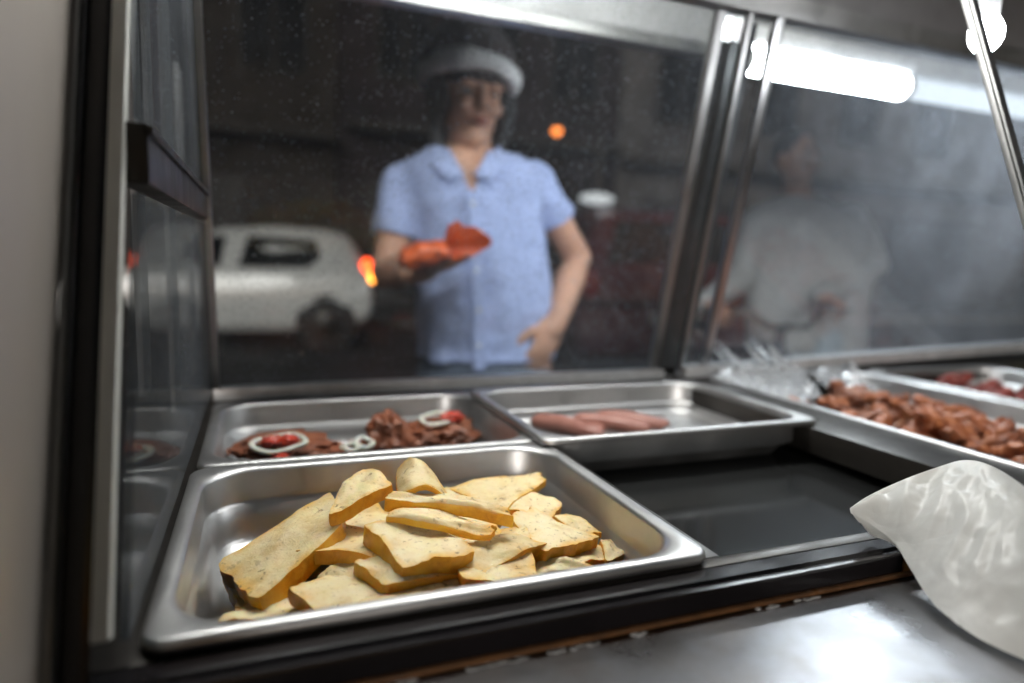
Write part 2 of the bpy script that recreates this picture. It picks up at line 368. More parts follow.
# strips that hang outside the left end glass
M['strip'] = pbr('pale grey strip', (.50, .50, .50), .5, 0, 30, .3)
M['redstrip'] = pbr('dark red strip', (.16, .02, .025), .5)
M['ochre'] = pbr('ochre strip', (.30, .15, .04), .5)
for k, (px, z0, z1, w, mt, lb) in enumerate(((136, 1.0, 1.42, .010, 'strip', 'grey metal strip nearest the bright post behind the left end glass'),
        (150, 1.17, 1.33, .007, 'strip', 'short grey metal strip left of the red strip behind the left end glass'),
        (158, 1.17, 1.33, .018, 'redstrip', 'dark red strip hanging behind the upper left end glass'),
        (168, .95, 1.43, .016, 'strip', 'widest pale metal strip, right of the red strip behind the end glass'),
        (180, 1.17, 1.30, .015, 'strip', 'short pale strip farthest from the bright post behind the end glass'),
        (168, .97, 1.12, .020, 'ochre', 'ochre brown strip under the middle rail behind the left end glass'),
        (188, .95, 1.12, .012, 'strip', 'thin grey strip under the middle rail beside the front corner post'))):
    p = ax(px, 150, -.02-.006*(k % 3)); bm = bmesh.new()
    box(bm, (p.x-.002, p.y-w*1.6, z0), (p.x+.002, p.y+w*1.6, z1), .0008)
    tag(recenter(link('hanging_strip', bm, M[mt])), lb, 'strip', 'strips behind the left end glass')

# ------------------------------------------------------------------ pans
def make_pan(label, x0, y0, x1, y1, z, depth, mat='pan', tilt=0, lip=.012):
    t = thing('food_pan', label, 'pan', ((x0+x1)/2, (y0+y1)/2, z-depth), 'steel food pans in the cart well')
    bm = bmesh.new()
    def L(inset, dz, r): return rrect(x0+inset, y0+inset, x1-inset, y1-inset, max(r, .004), z+dz, 7)
    rings = [L(lip+.014, -depth-.0012, .030), L(lip+.006, -depth+.010, .038), L(lip-.001, -.030, .040), L(lip-.0035, -.028, .040), L(lip-.0035, -.006, .040), L(.002, -.0055, .015), L(.0006, -.0062, .014), L(0, -.0045, .013), L(.0004, -.0018, .013), L(.0022, 0, .013),
             L(lip-.004, 0, .036), L(lip-.0012, -.0012, .038), L(lip, -.004, .039), L(lip+.0005, -.026, .039), L(lip+.0018, -.0285, .038), L(lip+.0035, -.030, .037), L(lip+.0075, -depth+.014, .034), L(lip+.0095, -depth+.006, .032), L(lip+.014, -depth+.0015, .029), L(lip+.021, -depth, .022)]
    loft(bm, rings); 
    link('pan_body', bm, M[mat], t, True, 60)
    return t
make_pan('steel pan of fried tofu slices in the near left of the cart', .0, .0, .3225, .2625, .92, .062)
make_pan('steel pan of brown meat patties behind the tofu pan', .003, .2665, .3225, .512, .92, .055)
make_pan('raised steel pan holding a few sausages, right of the patties', .3085, .236, .658, .485, .9285, .044)
make_pan('long steel pan heaped with orange brown meat pieces at right', .722, .012, 1.046, .528, .923, .062)
make_pan('steel pan of dark red meat at the far right edge', 1.064, .012, 1.388, .528, .923, .062)

# ------------------------------------------------------------------ tofu
def food_mat(name, top, skin, specks=True):
    ms = []
    for kind in ('top', 'skin'):
        m, nt, out = nmat(name+' '+kind); p = N(nt, 'ShaderNodeBsdfPrincipled'); nt.links.new(p.outputs[0], out.inputs[0])
        if kind == 'top':
            c = ramp(nt, noise(nt, 60, 5, .65), [(.28, top[0]), (.5, top[1]), (.74, top[2])])
            tan = ramp(nt, noise(nt, 26, 4, .6), [(.50, 0.), (.70, .75)])
            c = mixc(nt, tan, c, (.50, .27, .07))
            oi = N(nt, 'ShaderNodeObjectInfo'); c = mixc(nt, 1.0, c, ramp(nt, oi.outputs['Random'], [(0, (.86, .80, .66)), (.5, (1, .97, .90)), (1, (1., 1., 1.))]), 'MULTIPLY')
            at = N(nt, 'ShaderNodeAttribute', attribute_name='edge')
            em = mixc(nt, 1.0, at.outputs['Fac'], ramp(nt, noise(nt, 48, 3, .6), [(.36, 0.), (.58, 1.)]), 'MULTIPLY')
            c = mixc(nt, em, c, (.78, .44, .075))
            d0 = ramp(nt, noise(nt, 430, 2, .5), [(.64, 0.), (.71, .38)]); c = mixc(nt, d0, c, (.34, .20, .07))
            d = ramp(nt, noise(nt, 220, 2, .5), [(.61, 0.), (.69, .85)])
            e = ramp(nt, noise(nt, 40, 2, .5), [(.4, 0.), (.6, 1.)])
            c = mixc(nt, mixc(nt, 1.0, d, e, 'MULTIPLY'), c, (.20, .11, .035))
            b = bump(nt, noise(nt, 170, 5, .65), .6, .0014)
        else:
            c = ramp(nt, noise(nt, 55, 5, .65), [(.25, skin[0]), (.5, skin[1]), (.78, skin[2])])
            b = bump(nt, noise(nt, 180, 4, .6), .35, .0012)
        nt.links.new(c, p.inputs['Base Color']); nt.links.new(b, p.inputs['Normal'])
        p.inputs['Roughness'].default_value = .50 if kind == 'top' else .32
        p.inputs['Subsurface Weight'].default_value = .30; p.inputs['Subsurface Radius'].default_value = (.009, .005, .0015); p.inputs['Subsurface Scale'].default_value = .5
        ms.append(m)
    return ms
TOFU = food_mat('tofu', ((.86, .77, .52), (.82, .69, .41), (.74, .55, .25)), ((.90, .60, .09), (.84, .43, .035), (.55, .20, .02)))
def slab(corners, th, seed=0, bend=0., nu=22, nv=16, name='tofu_slice', mats=None, rough=.0011):
    """four top corners a,b,c,d (world) -> rounded, slightly warped slice of thickness th"""
    rs = random.Random(seed); a, b, c, d = [Vector(p) for p in corners]
    nrm = ((b-a).cross(d-a)+(c-b).cross(a-b)).normalized()
    if nrm.z < 0: nrm = -nrm
    ph = [rs.uniform(0, 6.28) for _ in range(8)]
    eu = [rs.uniform(-.06, .06) for _ in range(4)]
    bm = bmesh.new(); eg = bm.verts.layers.float.new('edge')
    prof = [(0, 1.0, 0), (.0, .94, .0), (.12, .985, 0), (.5, 1.0, 0), (.86, .975, 0), (1.0, .92, 0), (1.0, 1.0, 0)]
    def P(u, v):
        # wavy outline, rounded corners
        uu = u*2-1; vv = v*2-1
        k = 1-.045*(abs(uu)**8)*(abs(vv)**8)
        uu *= k; vv *= k
        r1 = mn.noise(Vector((vv*2.6+seed, uu*.6, seed*.7)))*.07+mn.noise(Vector((vv*8+seed, uu, 2)))*.035
        r2 = mn.noise(Vector((uu*2.6, seed*1.3, vv*.6)))*.07+mn.noise(Vector((uu*8, seed*1.1, 5)))*.04
        uu += eu[0]*vv*vv*.6 + r1*abs(uu); vv += eu[1]*uu*uu*.6 + r2*abs(vv)
        u = (uu+1)/2; v = (vv+1)/2
        p = a*(1-u)*(1-v)+b*u*(1-v)+c*u*v+d*(1-u)*v
        h = bend*(1-uu*uu) + .0012*math.sin(4*uu+ph[2])*math.cos(3*vv+ph[3])
        return p, h
    top = [[None]*(nv+1) for _ in range(nu+1)]; bot = [[None]*(nv+1) for _ in range(nu+1)]
    for i in range(nu+1):
        for j in range(nv+1):
            u = i/nu; v = j/nv
            p, h = P(u, v); e = min(u, 1-u, v, 1-v)
            drop = .0002*(1 if e == 0 else 0)
            jit = rs.uniform(-rough, rough)*.2
            wv = mn.noise(p*24+Vector((seed, 0, 0)))*.0042
            tt = th*(1+.10*math.sin(3*u+ph[4])+.08*math.sin(4*v+ph[5]))
            top[i][j] = bm.verts.new(p+nrm*(h-drop+jit+mn.noise(p*170)*.0009+mn.noise(p*60)*.0012+wv)); bot[i][j] = bm.verts.new(p+nrm*(h-tt+drop+jit*.5+wv)); top[i][j][eg] = max(0, 1-e*9); bot[i][j][eg] = max(0, 1-e*9)
    for i in range(nu):
        for j in range(nv):
            f = bm.faces.new((top[i][j], top[i+1][j], top[i+1][j+1], top[i][j+1])); f.material_index = 0
            f = bm.faces.new((bot[i][j+1], bot[i+1][j+1], bot[i+1][j], bot[i][j])); f.material_index = 0
    loop = [(i, 0) for i in range(nu)]+[(nu, j) for j in range(nv)]+[(i, nv) for i in range(nu, 0, -1)]+[(0, j) for j in range(nv, 0, -1)]
    cen = (a+b+c+d)/4
    mids = []
    for (i, j) in loop:
        T = top[i][j].co; B = bot[i][j].co; m = (T+B)/2; o = m-cen; o -= nrm*o.dot(nrm); o = o.normalized() if o.length > 0 else o
        w = .0003+rs.uniform(-.0005, .0007)
        mids.append((bm.verts.new(T*.72+B*.28+o*w), bm.verts.new(T*.28+B*.72+o*w)))
    n = len(loop)
    for k in range(n):
        i, j = loop[k]; i2, j2 = loop[(k+1) % n]; m1 = mids[k]; m2 = mids[(k+1) % n]
        for q in ((top[i][j], m1[0], m2[0], top[i2][j2]), (m1[0], m1[1], m2[1], m2[0]), (m1[1], bot[i][j], bot[i2][j2], m2[1])):
            f = bm.faces.new(q); f.material_index = 1
    bmesh.ops.recalc_face_normals(bm, faces=bm.faces)
    return recenter(link(name, bm, mats or TOFU, None, True, 42))
TG = 'fried tofu slices in the near pan'
TOF = [
 # label, corners (px, py, z) x4, thickness, bend
 ('large speckled tofu slice leaning down to the left of the heap', ((331, 489, .916), (345, 525, .910), (257, 599, .888), (216, 563, .888)), .015, .0008),
 ('small pale tofu slice on top, touching the curled slice', ((341, 482, .928), (372, 467, .933), (393, 485, .929), (327, 513, .922)), .010, .0015),
 ('curled tofu slice arching up at the peak of the heap', ((396, 471, .934), (436, 474, .935), (453, 503, .924), (397, 497, .928)), .0055, .013),
 ('narrow tofu slice seen along its long yellow edge below the curled one', ((381, 497, .931), (400, 489, .932), (507, 508, .925), (512, 515, .924)), .009, .0015),
 ('pale thin tofu slice squeezed under the long yellow edge', ((380, 518, .922), (415, 510, .923), (494, 522, .917), (492, 534, .915)), .0055, .002),
 ('broad tofu slice with an orange front rim in the middle of the heap', ((363, 525, .917), (430, 519, .915), (480, 555, .906), (405, 566, .908)), .016, .0015),
 ('yellow tofu slice lying under the broad middle one', ((352, 561, .902), (400, 553, .900), (487, 574, .893), (388, 588, .896)), .012, .002),
 ('flat pale tofu slice at the bottom left by the front rim', ((248, 598, .878), (302, 596, .880), (318, 614, .880), (216, 624, .878)), .007, .001),
 ('tan tofu slice standing between the large left slice and the middle', ((316, 578, .891), (352, 551, .899), (378, 598, .886), (326, 606, .880)), .010, .001),
 ('tofu slice with a yellow end poking out under the large left slice', ((222, 572, .874), (262, 550, .877), (280, 578, .874), (232, 590, .871)), .009, .0),
 ('lowest tofu slice at the left, half hidden under two others', ((228, 590, .872), (270, 584, .873), (292, 598, .873), (250, 608, .871)), .010, .0),
 ('broad back tofu slice whose brown tip points right', ((446, 486, .907), (540, 472, .906), (547, 482, .906), (500, 512, .905)), .008, .0025),
 ('crumbly tofu slice just below the brown tipped one', ((501, 509, .903), (528, 489, .905), (563, 503, .900), (550, 519, .899)), .009, .001),
 ('large golden topped tofu slice at the right of the heap', ((510, 516, .906), (534, 507, .906), (603, 536, .895), (546, 551, .897)), .016, .0015),
 ('tofu slice with a thick orange side facing the right rim', ((556, 557, .887), (596, 541, .888), (612, 553, .885), (566, 568, .886)), .012, .0),
 ('small tofu end at the far right of the heap', ((600, 542, .886), (630, 541, .885), (638, 554, .883), (606, 560, .884)), .013, .0),
 ('cream coloured tofu slice low at the front right', ((536, 562, .888), (566, 558, .888), (598, 568, .883), (523, 578, .884)), .007, .001),
 ('rough torn tofu slice in front of the broad middle one', ((453, 549, .907), (498, 535, .907), (549, 541, .900), (482, 575, .898)), .011, .0015),
 ('orange edged tofu slice at the front middle by the rim', ((424, 580, .893), (462, 566, .896), (490, 583, .889), (440, 596, .887)), .011, .001),
 ('thin tofu slice edge behind the large golden one', ((548, 515, .897), (575, 514, .897), (602, 531, .892), (580, 538, .891)), .007, .0),
 ('tofu slice lying flat under the front middle of the heap', ((376, 584, .882), (430, 578, .884), (446, 606, .880), (372, 610, .878)), .010, .0),
 ('tofu slice propped against the back of the heap', ((440, 490, .902), (490, 483, .902), (505, 505, .900), (450, 510, .903)), .009, .0),
 ('tofu slice leaning on the standing tan one beside the large left slice', ((300, 600, .882), (330, 565, .891), (352, 592, .885), (312, 612, .879)), .009, .0),
 ('tofu slice wedged between the torn slice and the orange edged one', ((480, 574, .889), (520, 560, .891), (532, 574, .886), (492, 586, .885)), .010, .0),
]
for k, (lb, cs, th, bd) in enumerate(TOF):
    P = [az(*c) for c in cs]
    tag(slab(P, th, 11+k, bd), lb, 'tofu slice', TG)
# slices at the bottom of the heap that carry the others
rs = random.Random(5)
for k in range(20):
    x = .085+.11*((k % 4)/3)+rs.uniform(-.015, .015); y = .085+.1*(k//4 % 3)/2+rs.uniform(-.01, .01); z = .871+.008*(k % 2)+ (.012 if k > 7 and x > .10 else 0)+(.008 if k > 13 else 0); a = rs.uniform(0, 3.1)
    c, s = math.cos(a), math.sin(a); l, w = .038, .026
    P = [Vector((x+c*u*l-s*v*w, y+s*u*l+c*v*w, z+rs.uniform(-.002, .003))) for u, v in ((-1, -1), (1, -1), (1, 1), (-1, 1))]
    tag(slab(P, .009, 50+k, .0), 'tofu slice buried at the bottom of the heap in the near pan', 'tofu slice', TG)

# ------------------------------------------------------------------ lumps of meat

def lump(bm, c, r, rot, seed, amp=.18, fr=1.6, sub=3):
    g = bmesh.ops.create_icosphere(bm, subdivisions=sub, radius=1)
    o = Vector((seed*3.1, seed*1.7, seed*.9))
    for v in g['verts']:
        n = v.co.normalized(); k = 1+amp*mn.noise(n*fr+o)+amp*.6*mn.noise(n*fr*3+o)+amp*.35*mn.noise(n*fr*8+o)
        p = Vector((n.x*r[0], n.y*r[1], n.z*r[2]))*k; v.co = rot @ p + Vector(c)
def rotm(yaw=0, pitch=0, roll=0): return (Matrix.Rotation(yaw, 3, 'Z') @ Matrix.Rotation(pitch, 3, 'Y') @ Matrix.Rotation(roll, 3, 'X'))
def meatmat(name, cols, rough=.45, sc_=45, b=.5):
    m, nt, out = nmat(name); p = N(nt, 'ShaderNodeBsdfPrincipled'); nt.links.new(p.outputs[0], out.inputs[0])
    oi = N(nt, 'ShaderNodeObjectInfo'); c = ramp(nt, noise(nt, sc_, 5, .65), [(.25, cols[0]), (.5, cols[1]), (.75, cols[2])])
    br = ramp(nt, oi.outputs['Random'], [(0, .7), (1, 1.15)])
    nt.links.new(mixc(nt, 1.0, c, br, 'MULTIPLY'), p.inputs['Base Color'])
    p.inputs['Roughness'].default_value = rough
    nt.links.new(bump(nt, noise(nt, sc_*4, 4, .65), b, .002), p.inputs['Normal']); return m
M['patty'] = meatmat('fried patty', ((.34, .12, .055), (.22, .07, .032), (.08, .025, .014)))
M['onion'] = pbr('white onion', (.66, .67, .60), .3, 0, 60, .3, .2, 200, .001, sss=.3)
M['tomato'] = pbr('red salsa', (.52, .05, .025), .28, 0, 80, .4, .3)
M['sausage'] = pbr('sausage skin', (.40, .19, .15), .38, 0, 40, .35, .2, 120, .001, col2=(.28, .11, .085))
M['wing'] = meatmat('grilled meat', ((.46, .18, .07), (.27, .085, .036), (.05, .017, .012)), .46, 38)
M['darkmeat'] = meatmat('dark red meat', ((.32, .07, .05), (.22, .04, .03), (.08, .02, .015)), .4, 40)
PG = 'meat patties in the pan behind the tofu'
def patty(px, py, z, r, label, seed, pitch=0, roll=0, yaw=0):
    c = az(px, py, z); bm = bmesh.new(); lump(bm, c, r, rotm(yaw, pitch, roll), seed, .30, 2.0, 4)
    return tag(recenter(link('meat_patty', bm, M['patty'])), label, 'patty', PG)
patty(285, 447, .884, (.053, .043, .014), 'round meat patty at the left carrying an oval onion ring', 1)
patty(322, 452, .878, (.040, .034, .012), 'meat patty tucked beside the left one, edge lowered', 2, .2)
patty(391, 434, .893, (.030, .030, .022), 'ragged meat patty standing on edge in the middle of the pan', 3, .9, .2)
patty(420, 436, .886, (.040, .032, .016), 'meat patty leaning against the standing one', 4, -.2)
patty(448, 434, .888, (.036, .034, .017), 'meat patty at the right carrying onion and tomato', 5)
patty(375, 449, .876, (.045, .035, .010), 'flat meat patty low in the middle of the pan', 6)
def onion(px, py, z, rx, ry, label, tilt=0., rad=.0032):
    c = az(px, py, z); pts = [c+rotm(0, 0, tilt) @ Vector((rx*math.cos(t)*(1+.06*math.sin(2*t+rx*500)), ry*math.sin(t)*(1+.07*math.sin(3*t+ry*300)), (.0012*math.sin(3*t+rx*900)))) for t in (2*math.pi*k/28 for k in range(28))]
    bm = bmesh.new(); tube(bm, pts, rad, 10, closed=True, flat=.8); return tag(recenter(link('onion_ring', bm, M['onion'])), label, 'onion ring', 'onion rings on the patties')
onion(279, 443, .902, .026, .021, 'big oval onion ring on the left patty', .12)
onion(352, 447, .892, .011, .010, 'smaller onion ring left of the standing patty')
onion(364, 443, .893, .010, .009, 'small onion ring touching the foot of the standing patty', .3)
onion(436, 419, .909, .019, .012, 'onion ring on the right patty', .3)
def salsa(px, py, z, r, label, seed):
    bm = bmesh.new(); lump(bm, az(px, py, z), r, rotm(), seed, .3, 2, 3); tag(recenter(link('tomato_piece', bm, M['tomato'])), label, 'tomato', 'tomato pieces on the patties')
salsa(272, 441, .902, (.012, .011, .006), 'red tomato piece in the left half of the big onion ring', 3)
salsa(286, 441, .902, (.012, .010, .006), 'red tomato piece in the right half of the big onion ring', 4)
salsa(452, 417, .911, (.014, .010, .007), 'red tomato piece on the right patty', 5)
salsa(281, 459, .893, (.010, .008, .005), 'red tomato piece at the front edge of the left patty', 6)
SG = 'sausages in the raised pan'
for k, (a, b, z, lb) in enumerate((((532, 421), (602, 437), .890, 'sausage nearest the left wall of its pan'), ((560, 437), (606, 433), .879, 'short sausage lying lowest at the front'),
        ((572, 421), (650, 432), .888, 'long sausage lying on top in the middle'), ((594, 418), (664, 428), .886, 'sausage furthest back in the raised pan'), ((640, 432), (668, 427), .880, 'stub of sausage at the right of the others'))):
    A = az(a[0], a[1], z); B = az(b[0], b[1], z); mid = (A+B)/2+Vector((0, .006, .004)); pts = smooth_path([A, mid, B], 8); n = len(pts)
    bm = bmesh.new(); tube(bm, pts, [.0112*min(1, (.15+min(i, n-1-i)*.35))**.5 for i in range(n)], 14)
    tag(recenter(link('sausage', bm, M['sausage'])), lb, 'sausage', SG)
rs = random.Random(21)
def heap(x0, x1, y0, y1, n, zb, hgt, mat, label, group, name, seed):
    prot = []
    for k in range(7):
        bm = bmesh.new(); L_ = rs.uniform(.020, .030)
        lump(bm, (0, 0, 0), (L_, L_*rs.uniform(.40, .6), L_*rs.uniform(.35, .5)), rotm(), seed+k, .5, 2.0, 3)
        lump(bm, (L_*.8, .004, 0), (L_*.45, L_*.35, L_*.32), rotm(.5), seed+k+9, .4, 2, 2)
        prot.append(remeshed(bm, .0022, 2)); me = bpy.data.meshes.new(name); prot[-1].to_mesh(me); prot[-1].free(); me.materials.append(mat)
        for p in me.polygons: p.use_smooth = True
        prot[-1] = me
    for k in range(n):
        u = rs.random(); v = rs.random(); x = x0+(x1-x0)*u; y = y0+(y1-y0)*v
        e = min(u, 1-u)*2; z = zb+.012+(k/n)*hgt*(.35+.65*min(1, e*1.8))
        o = bpy.data.objects.new(name, prot[k % 7]); COL.objects.link(o); o.location = (x, y, z); o.rotation_euler = (rs.uniform(-.6, .6), rs.uniform(-.6, .6), rs.uniform(0, 6.28)); s = rs.uniform(.8, 1.15); o.scale = (s, s, s)
        tag(o, label, 'meat', group)
heap(.755, 1.012, .05, .47, 130, .862, .038, M['wing'], 'grilled orange brown meat piece heaped in the long right pan', 'grilled meat in the long right pan', 'meat_piece', 100)
heap(1.10, 1.355, .05, .49, 90, .862, .036, M['darkmeat'], 'dark red meat piece in the pan at the far right edge', 'dark meat in the far right pan', 'meat_piece', 140)
# crumpled foil at the back of the long pan
M['foil'] = pbr('crumpled foil', (.85, .86, .87), .24, .7, 60, .1)
def foil(pts, h, label, seed):
    bm = bmesh.new(); nu, nv = 60, 14; V = []
    for i in range(nu+1):
        u = i/nu*(len(pts)-1); k = min(int(u), len(pts)-2); p = Vector(pts[k]).lerp(Vector(pts[k+1]), u-k); row = []
        for j in range(nv+1):
            v = j/nv; q = p+Vector((0, -.055*(1-v)**1.2, h*v))
            nn = mn.noise(Vector((i*.31, j*.5, seed)))*.010+mn.noise(Vector((i*.9, j*1.3, seed+5)))*.007
            row.append(bm.verts.new(q+Vector((mn.noise(Vector((i*.5, j*.4, seed+9)))*.006, nn, nn*.9))))
        V.append(row)
    for i in range(nu):
        for j in range(nv): bm.faces.new((V[i][j], V[i+1][j], V[i+1][j+1], V[i][j+1]))
    bmesh.ops.triangulate(bm, faces=bm.faces)
    ext = bmesh.ops.solidify(bm, geom=bm.faces[:], thickness=.0006)
    return tag(recenter(link('foil_sheet', bm, M['foil'], None, False)), label, 'foil')
foil([(.735, .512, .895), (.82, .512, .897), (.90, .512, .895)], .040, 'crumpled shiny foil at the back left corner of the long meat pan', 2)
foil([(.93, .515, .897), (1.0, .512, .896), (1.03, .512, .895)], .028, 'smaller crumple of foil at the back right of the long meat pan', 7)

# ------------------------------------------------------------------ plastic bag on the worktop
def bag():
    up = [(850, 508, .934), (868, 496, .942), (900, 481, .955), (935, 468, .966), (965, 460, .974), (992, 466, .976), (1024, 486, .976), (1080, 530, .972), (1140, 590, .955), (1175, 640, .925)]
    lo = [(851, 512, .931), (872, 525, .926), (894, 543, .920), (912, 572, .912), (935, 605, .907), (975, 636, .904), (1024, 660, .902), (1080, 685, .902), (1130, 700, .904), (1174, 660, .918)]
    U = smooth_path([az(*p) for p in up], 14); Lo = smooth_path([az(*p) for p in lo], 14); n = len(U); nv = 70
    bm = bmesh.new(); top = []; bot = []
    for i in range(n):
        t = []; b = []
        e = min(1, i/17, (n-1-i)/14)
        for j in range(nv+1):
            v = j/nv; p = U[i].lerp(Lo[i], v); arch = math.sin(math.pi*v)
            q = p*40
            w = -abs(mn.noise(Vector((q.x*.55+q.y*.5, q.y*1.2-q.x*.5, 3))))*.008 - abs(mn.noise(Vector((q.x*1.7-q.y, q.y*1.9+q.x*.6, 9))))*.0026 - abs(mn.noise(Vector((q.x*4.1, q.y*4.3, 15))))*.0010
            t.append(bm.verts.new(p+Vector((0, -.003*arch*e, arch*e*.013 + w*min(1, arch*2.5)*e))))
            zb = min(p.z-.001, p.z-.018*arch*e)
            zmin = .9025 if p.y < -.034 else (.917 if p.y < .0 else .924)
            b.append(bm.verts.new(Vector((p.x, p.y, max(zb, min(zmin, p.z-.0008))))) if 0 < j < nv else t[-1])
        top.append(t); bot.append(b)
    for i in range(n-1):
        for j in range(nv):
            bm.faces.new((top[i][j], top[i][j+1], top[i+1][j+1], top[i+1][j]))
            fs = []
            for vv in (bot[i][j], bot[i+1][j], bot[i+1][j+1], bot[i][j+1]):
                if vv not in fs: fs.append(vv)
            if len(fs) > 2:
                try: bm.faces.new(fs)
                except ValueError: pass
    bmesh.ops.holes_fill(bm, edges=[e for e in bm.edges if e.is_boundary])
    bmesh.ops.recalc_face_normals(bm, faces=bm.faces)
    return bm
m, nt, out = nmat('thin white plastic'); p = N(nt, 'ShaderNodeBsdfPrincipled'); tl = N(nt, 'ShaderNodeBsdfTranslucent'); tl.inputs[0].default_value = (.90, .90, .87, 1)
nt.links.new(ramp(nt, noise(nt, 11, 4, .6), [(.3, (.90, .90, .90)), (.6, (.88, .88, .86)), (.85, (.80, .77, .70))]), p.inputs['Base Color'])
p.inputs['Roughness'].default_value = .34; p.inputs['Coat Weight'].default_value = .10; p.inputs['Coat Roughness'].default_value = .12
tcb = N(nt, 'ShaderNodeTexCoord'); wn = N(nt, 'ShaderNodeTexNoise'); wn.inputs['Scale'].default_value = 14; nt.links.new(tcb.outputs['Object'], wn.inputs['Vector'])
wv_ = mixc(nt, .06, tcb.outputs['Object'], wn.outputs['Color'], 'ADD'); vb = N(nt, 'ShaderNodeTexVoronoi', feature='DISTANCE_TO_EDGE'); vb.inputs['Scale'].default_value = 24; nt.links.new(wv_, vb.inputs['Vector'])
vb2 = N(nt, 'ShaderNodeTexVoronoi', feature='DISTANCE_TO_EDGE'); vb2.inputs['Scale'].default_value = 62; nt.links.new(wv_, vb2.inputs['Vector'])
nt.links.new(bump(nt, mixc(nt, .3, ramp(nt, vb.outputs['Distance'], [(0, 0.), (.45, 1.)]), vb2.outputs['Distance']), .28, .006), p.inputs['Normal'])
mx = N(nt, 'ShaderNodeMixShader'); mx.inputs[0].default_value = .45; nt.links.new(p.outputs[0], mx.inputs[1]); nt.links.new(tl.outputs[0], mx.inputs[2]); tp = N(nt, 'ShaderNodeBsdfTransparent'); m3 = N(nt, 'ShaderNodeMixShader'); m3.inputs[0].default_value = .05; nt.links.new(mx.outputs[0], m3.inputs[1]); nt.links.new(tp.outputs[0], m3.inputs[2]); nt.links.new(m3.outputs[0], out.inputs[0]); M['bag'] = m
tag(recenter(link('plastic_bag', bag(), M['bag'], None, True, 80)), 'crinkled white plastic bag lying over the edge of the worktop', 'bag')

# ------------------------------------------------------------------ people
M['skin'] = pbr('skin', (.60, .34, .24), .48, 0, 25, .2, .12, 200, .001, sss=.15)
M['skin2'] = pbr('darker skin', (.42, .22, .15), .5, 0, 25, .2, sss=.12)
def cloth(name, col, rough=.85, wrink=.5, sc_=9, fine=260):
    m, nt, out = nmat(name); p = N(nt, 'ShaderNodeBsdfPrincipled'); nt.links.new(p.outputs[0], out.inputs[0])
    f = noise(nt, 30, 4); nt.links.new(ramp(nt, f, [(.3, col), (.75, tuple(v*.92 for v in col))]), p.inputs['Base Color'])
    p.inputs['Roughness'].default_value = rough; p.inputs['Sheen Weight'].default_value = .15
    h = mixc(nt, .12, noise(nt, sc_, 3, .5, stretch=(1.6, 1.6, .6)), noise(nt, fine, 2))
    nt.links.new(bump(nt, h, wrink, .03), p.inputs['Normal']); return m
M['shirt'] = cloth('light blue shirt', (.36, .44, .72))
M['jeans'] = cloth('blue grey jeans', (.10, .13, .19))
M['jeans2'] = cloth('pale worn jeans', (.42, .50, .58))
M['sweat'] = cloth('grey sweatshirt', (.46, .465, .475))
M['hat'] = cloth('dark brown hat', (.06, .045, .045), .9, .6, 30)
M['fur'] = pbr('white fleece', (.90, .88, .87), .95, 0, 60, .25, .9, 90, .01)
M['flap'] = pbr('grey fleece', (.06, .06, .062), .95, 0, 60, .4, .9, 90, .01)
M['hair'] = pbr('dark hair', (.018, .013, .011), .45, 0, 80, .4, .5, 160, .003)
M['eye'] = pbr('eye white', (.7, .68, .65), .2); M['iris'] = pbr('dark iris', (.03, .015, .01), .15)
M['lips'] = pbr('lips', (.40, .15, .12), .4)
M['orange'] = pbr('orange wrapper', (.80, .15, .045), .32, 0, 18, .35, .4, 60, .006, coat=.3)
M['shoe'] = pbr('dark shoe', (.03, .028, .027), .5)
M['button'] = pbr('pale button', (.7, .72, .76), .35)
def ring(c, rx, ry, yaw=0, n=20, p=2.3):
    o = []
    for k in range(n):
        t = 2*math.pi*k/n; cx, cy = math.cos(t), math.sin(t)
        x = rx*abs(cx)**(2/p)*(1 if cx > 0 else -1); y = ry*abs(cy)**(2/p)*(1 if cy > 0 else -1)
        o.append(Vector((c[0]+x*math.cos(yaw)-y*math.sin(yaw), c[1]+x*math.sin(yaw)+y*math.cos(yaw), c[2])))
    return o
def limb(bm, pts, rads, seg=16):
    tube(bm, pts, rads, seg)
    for p, r in zip(pts, rads): ell(bm, p, (r*.99,)*3, 12)
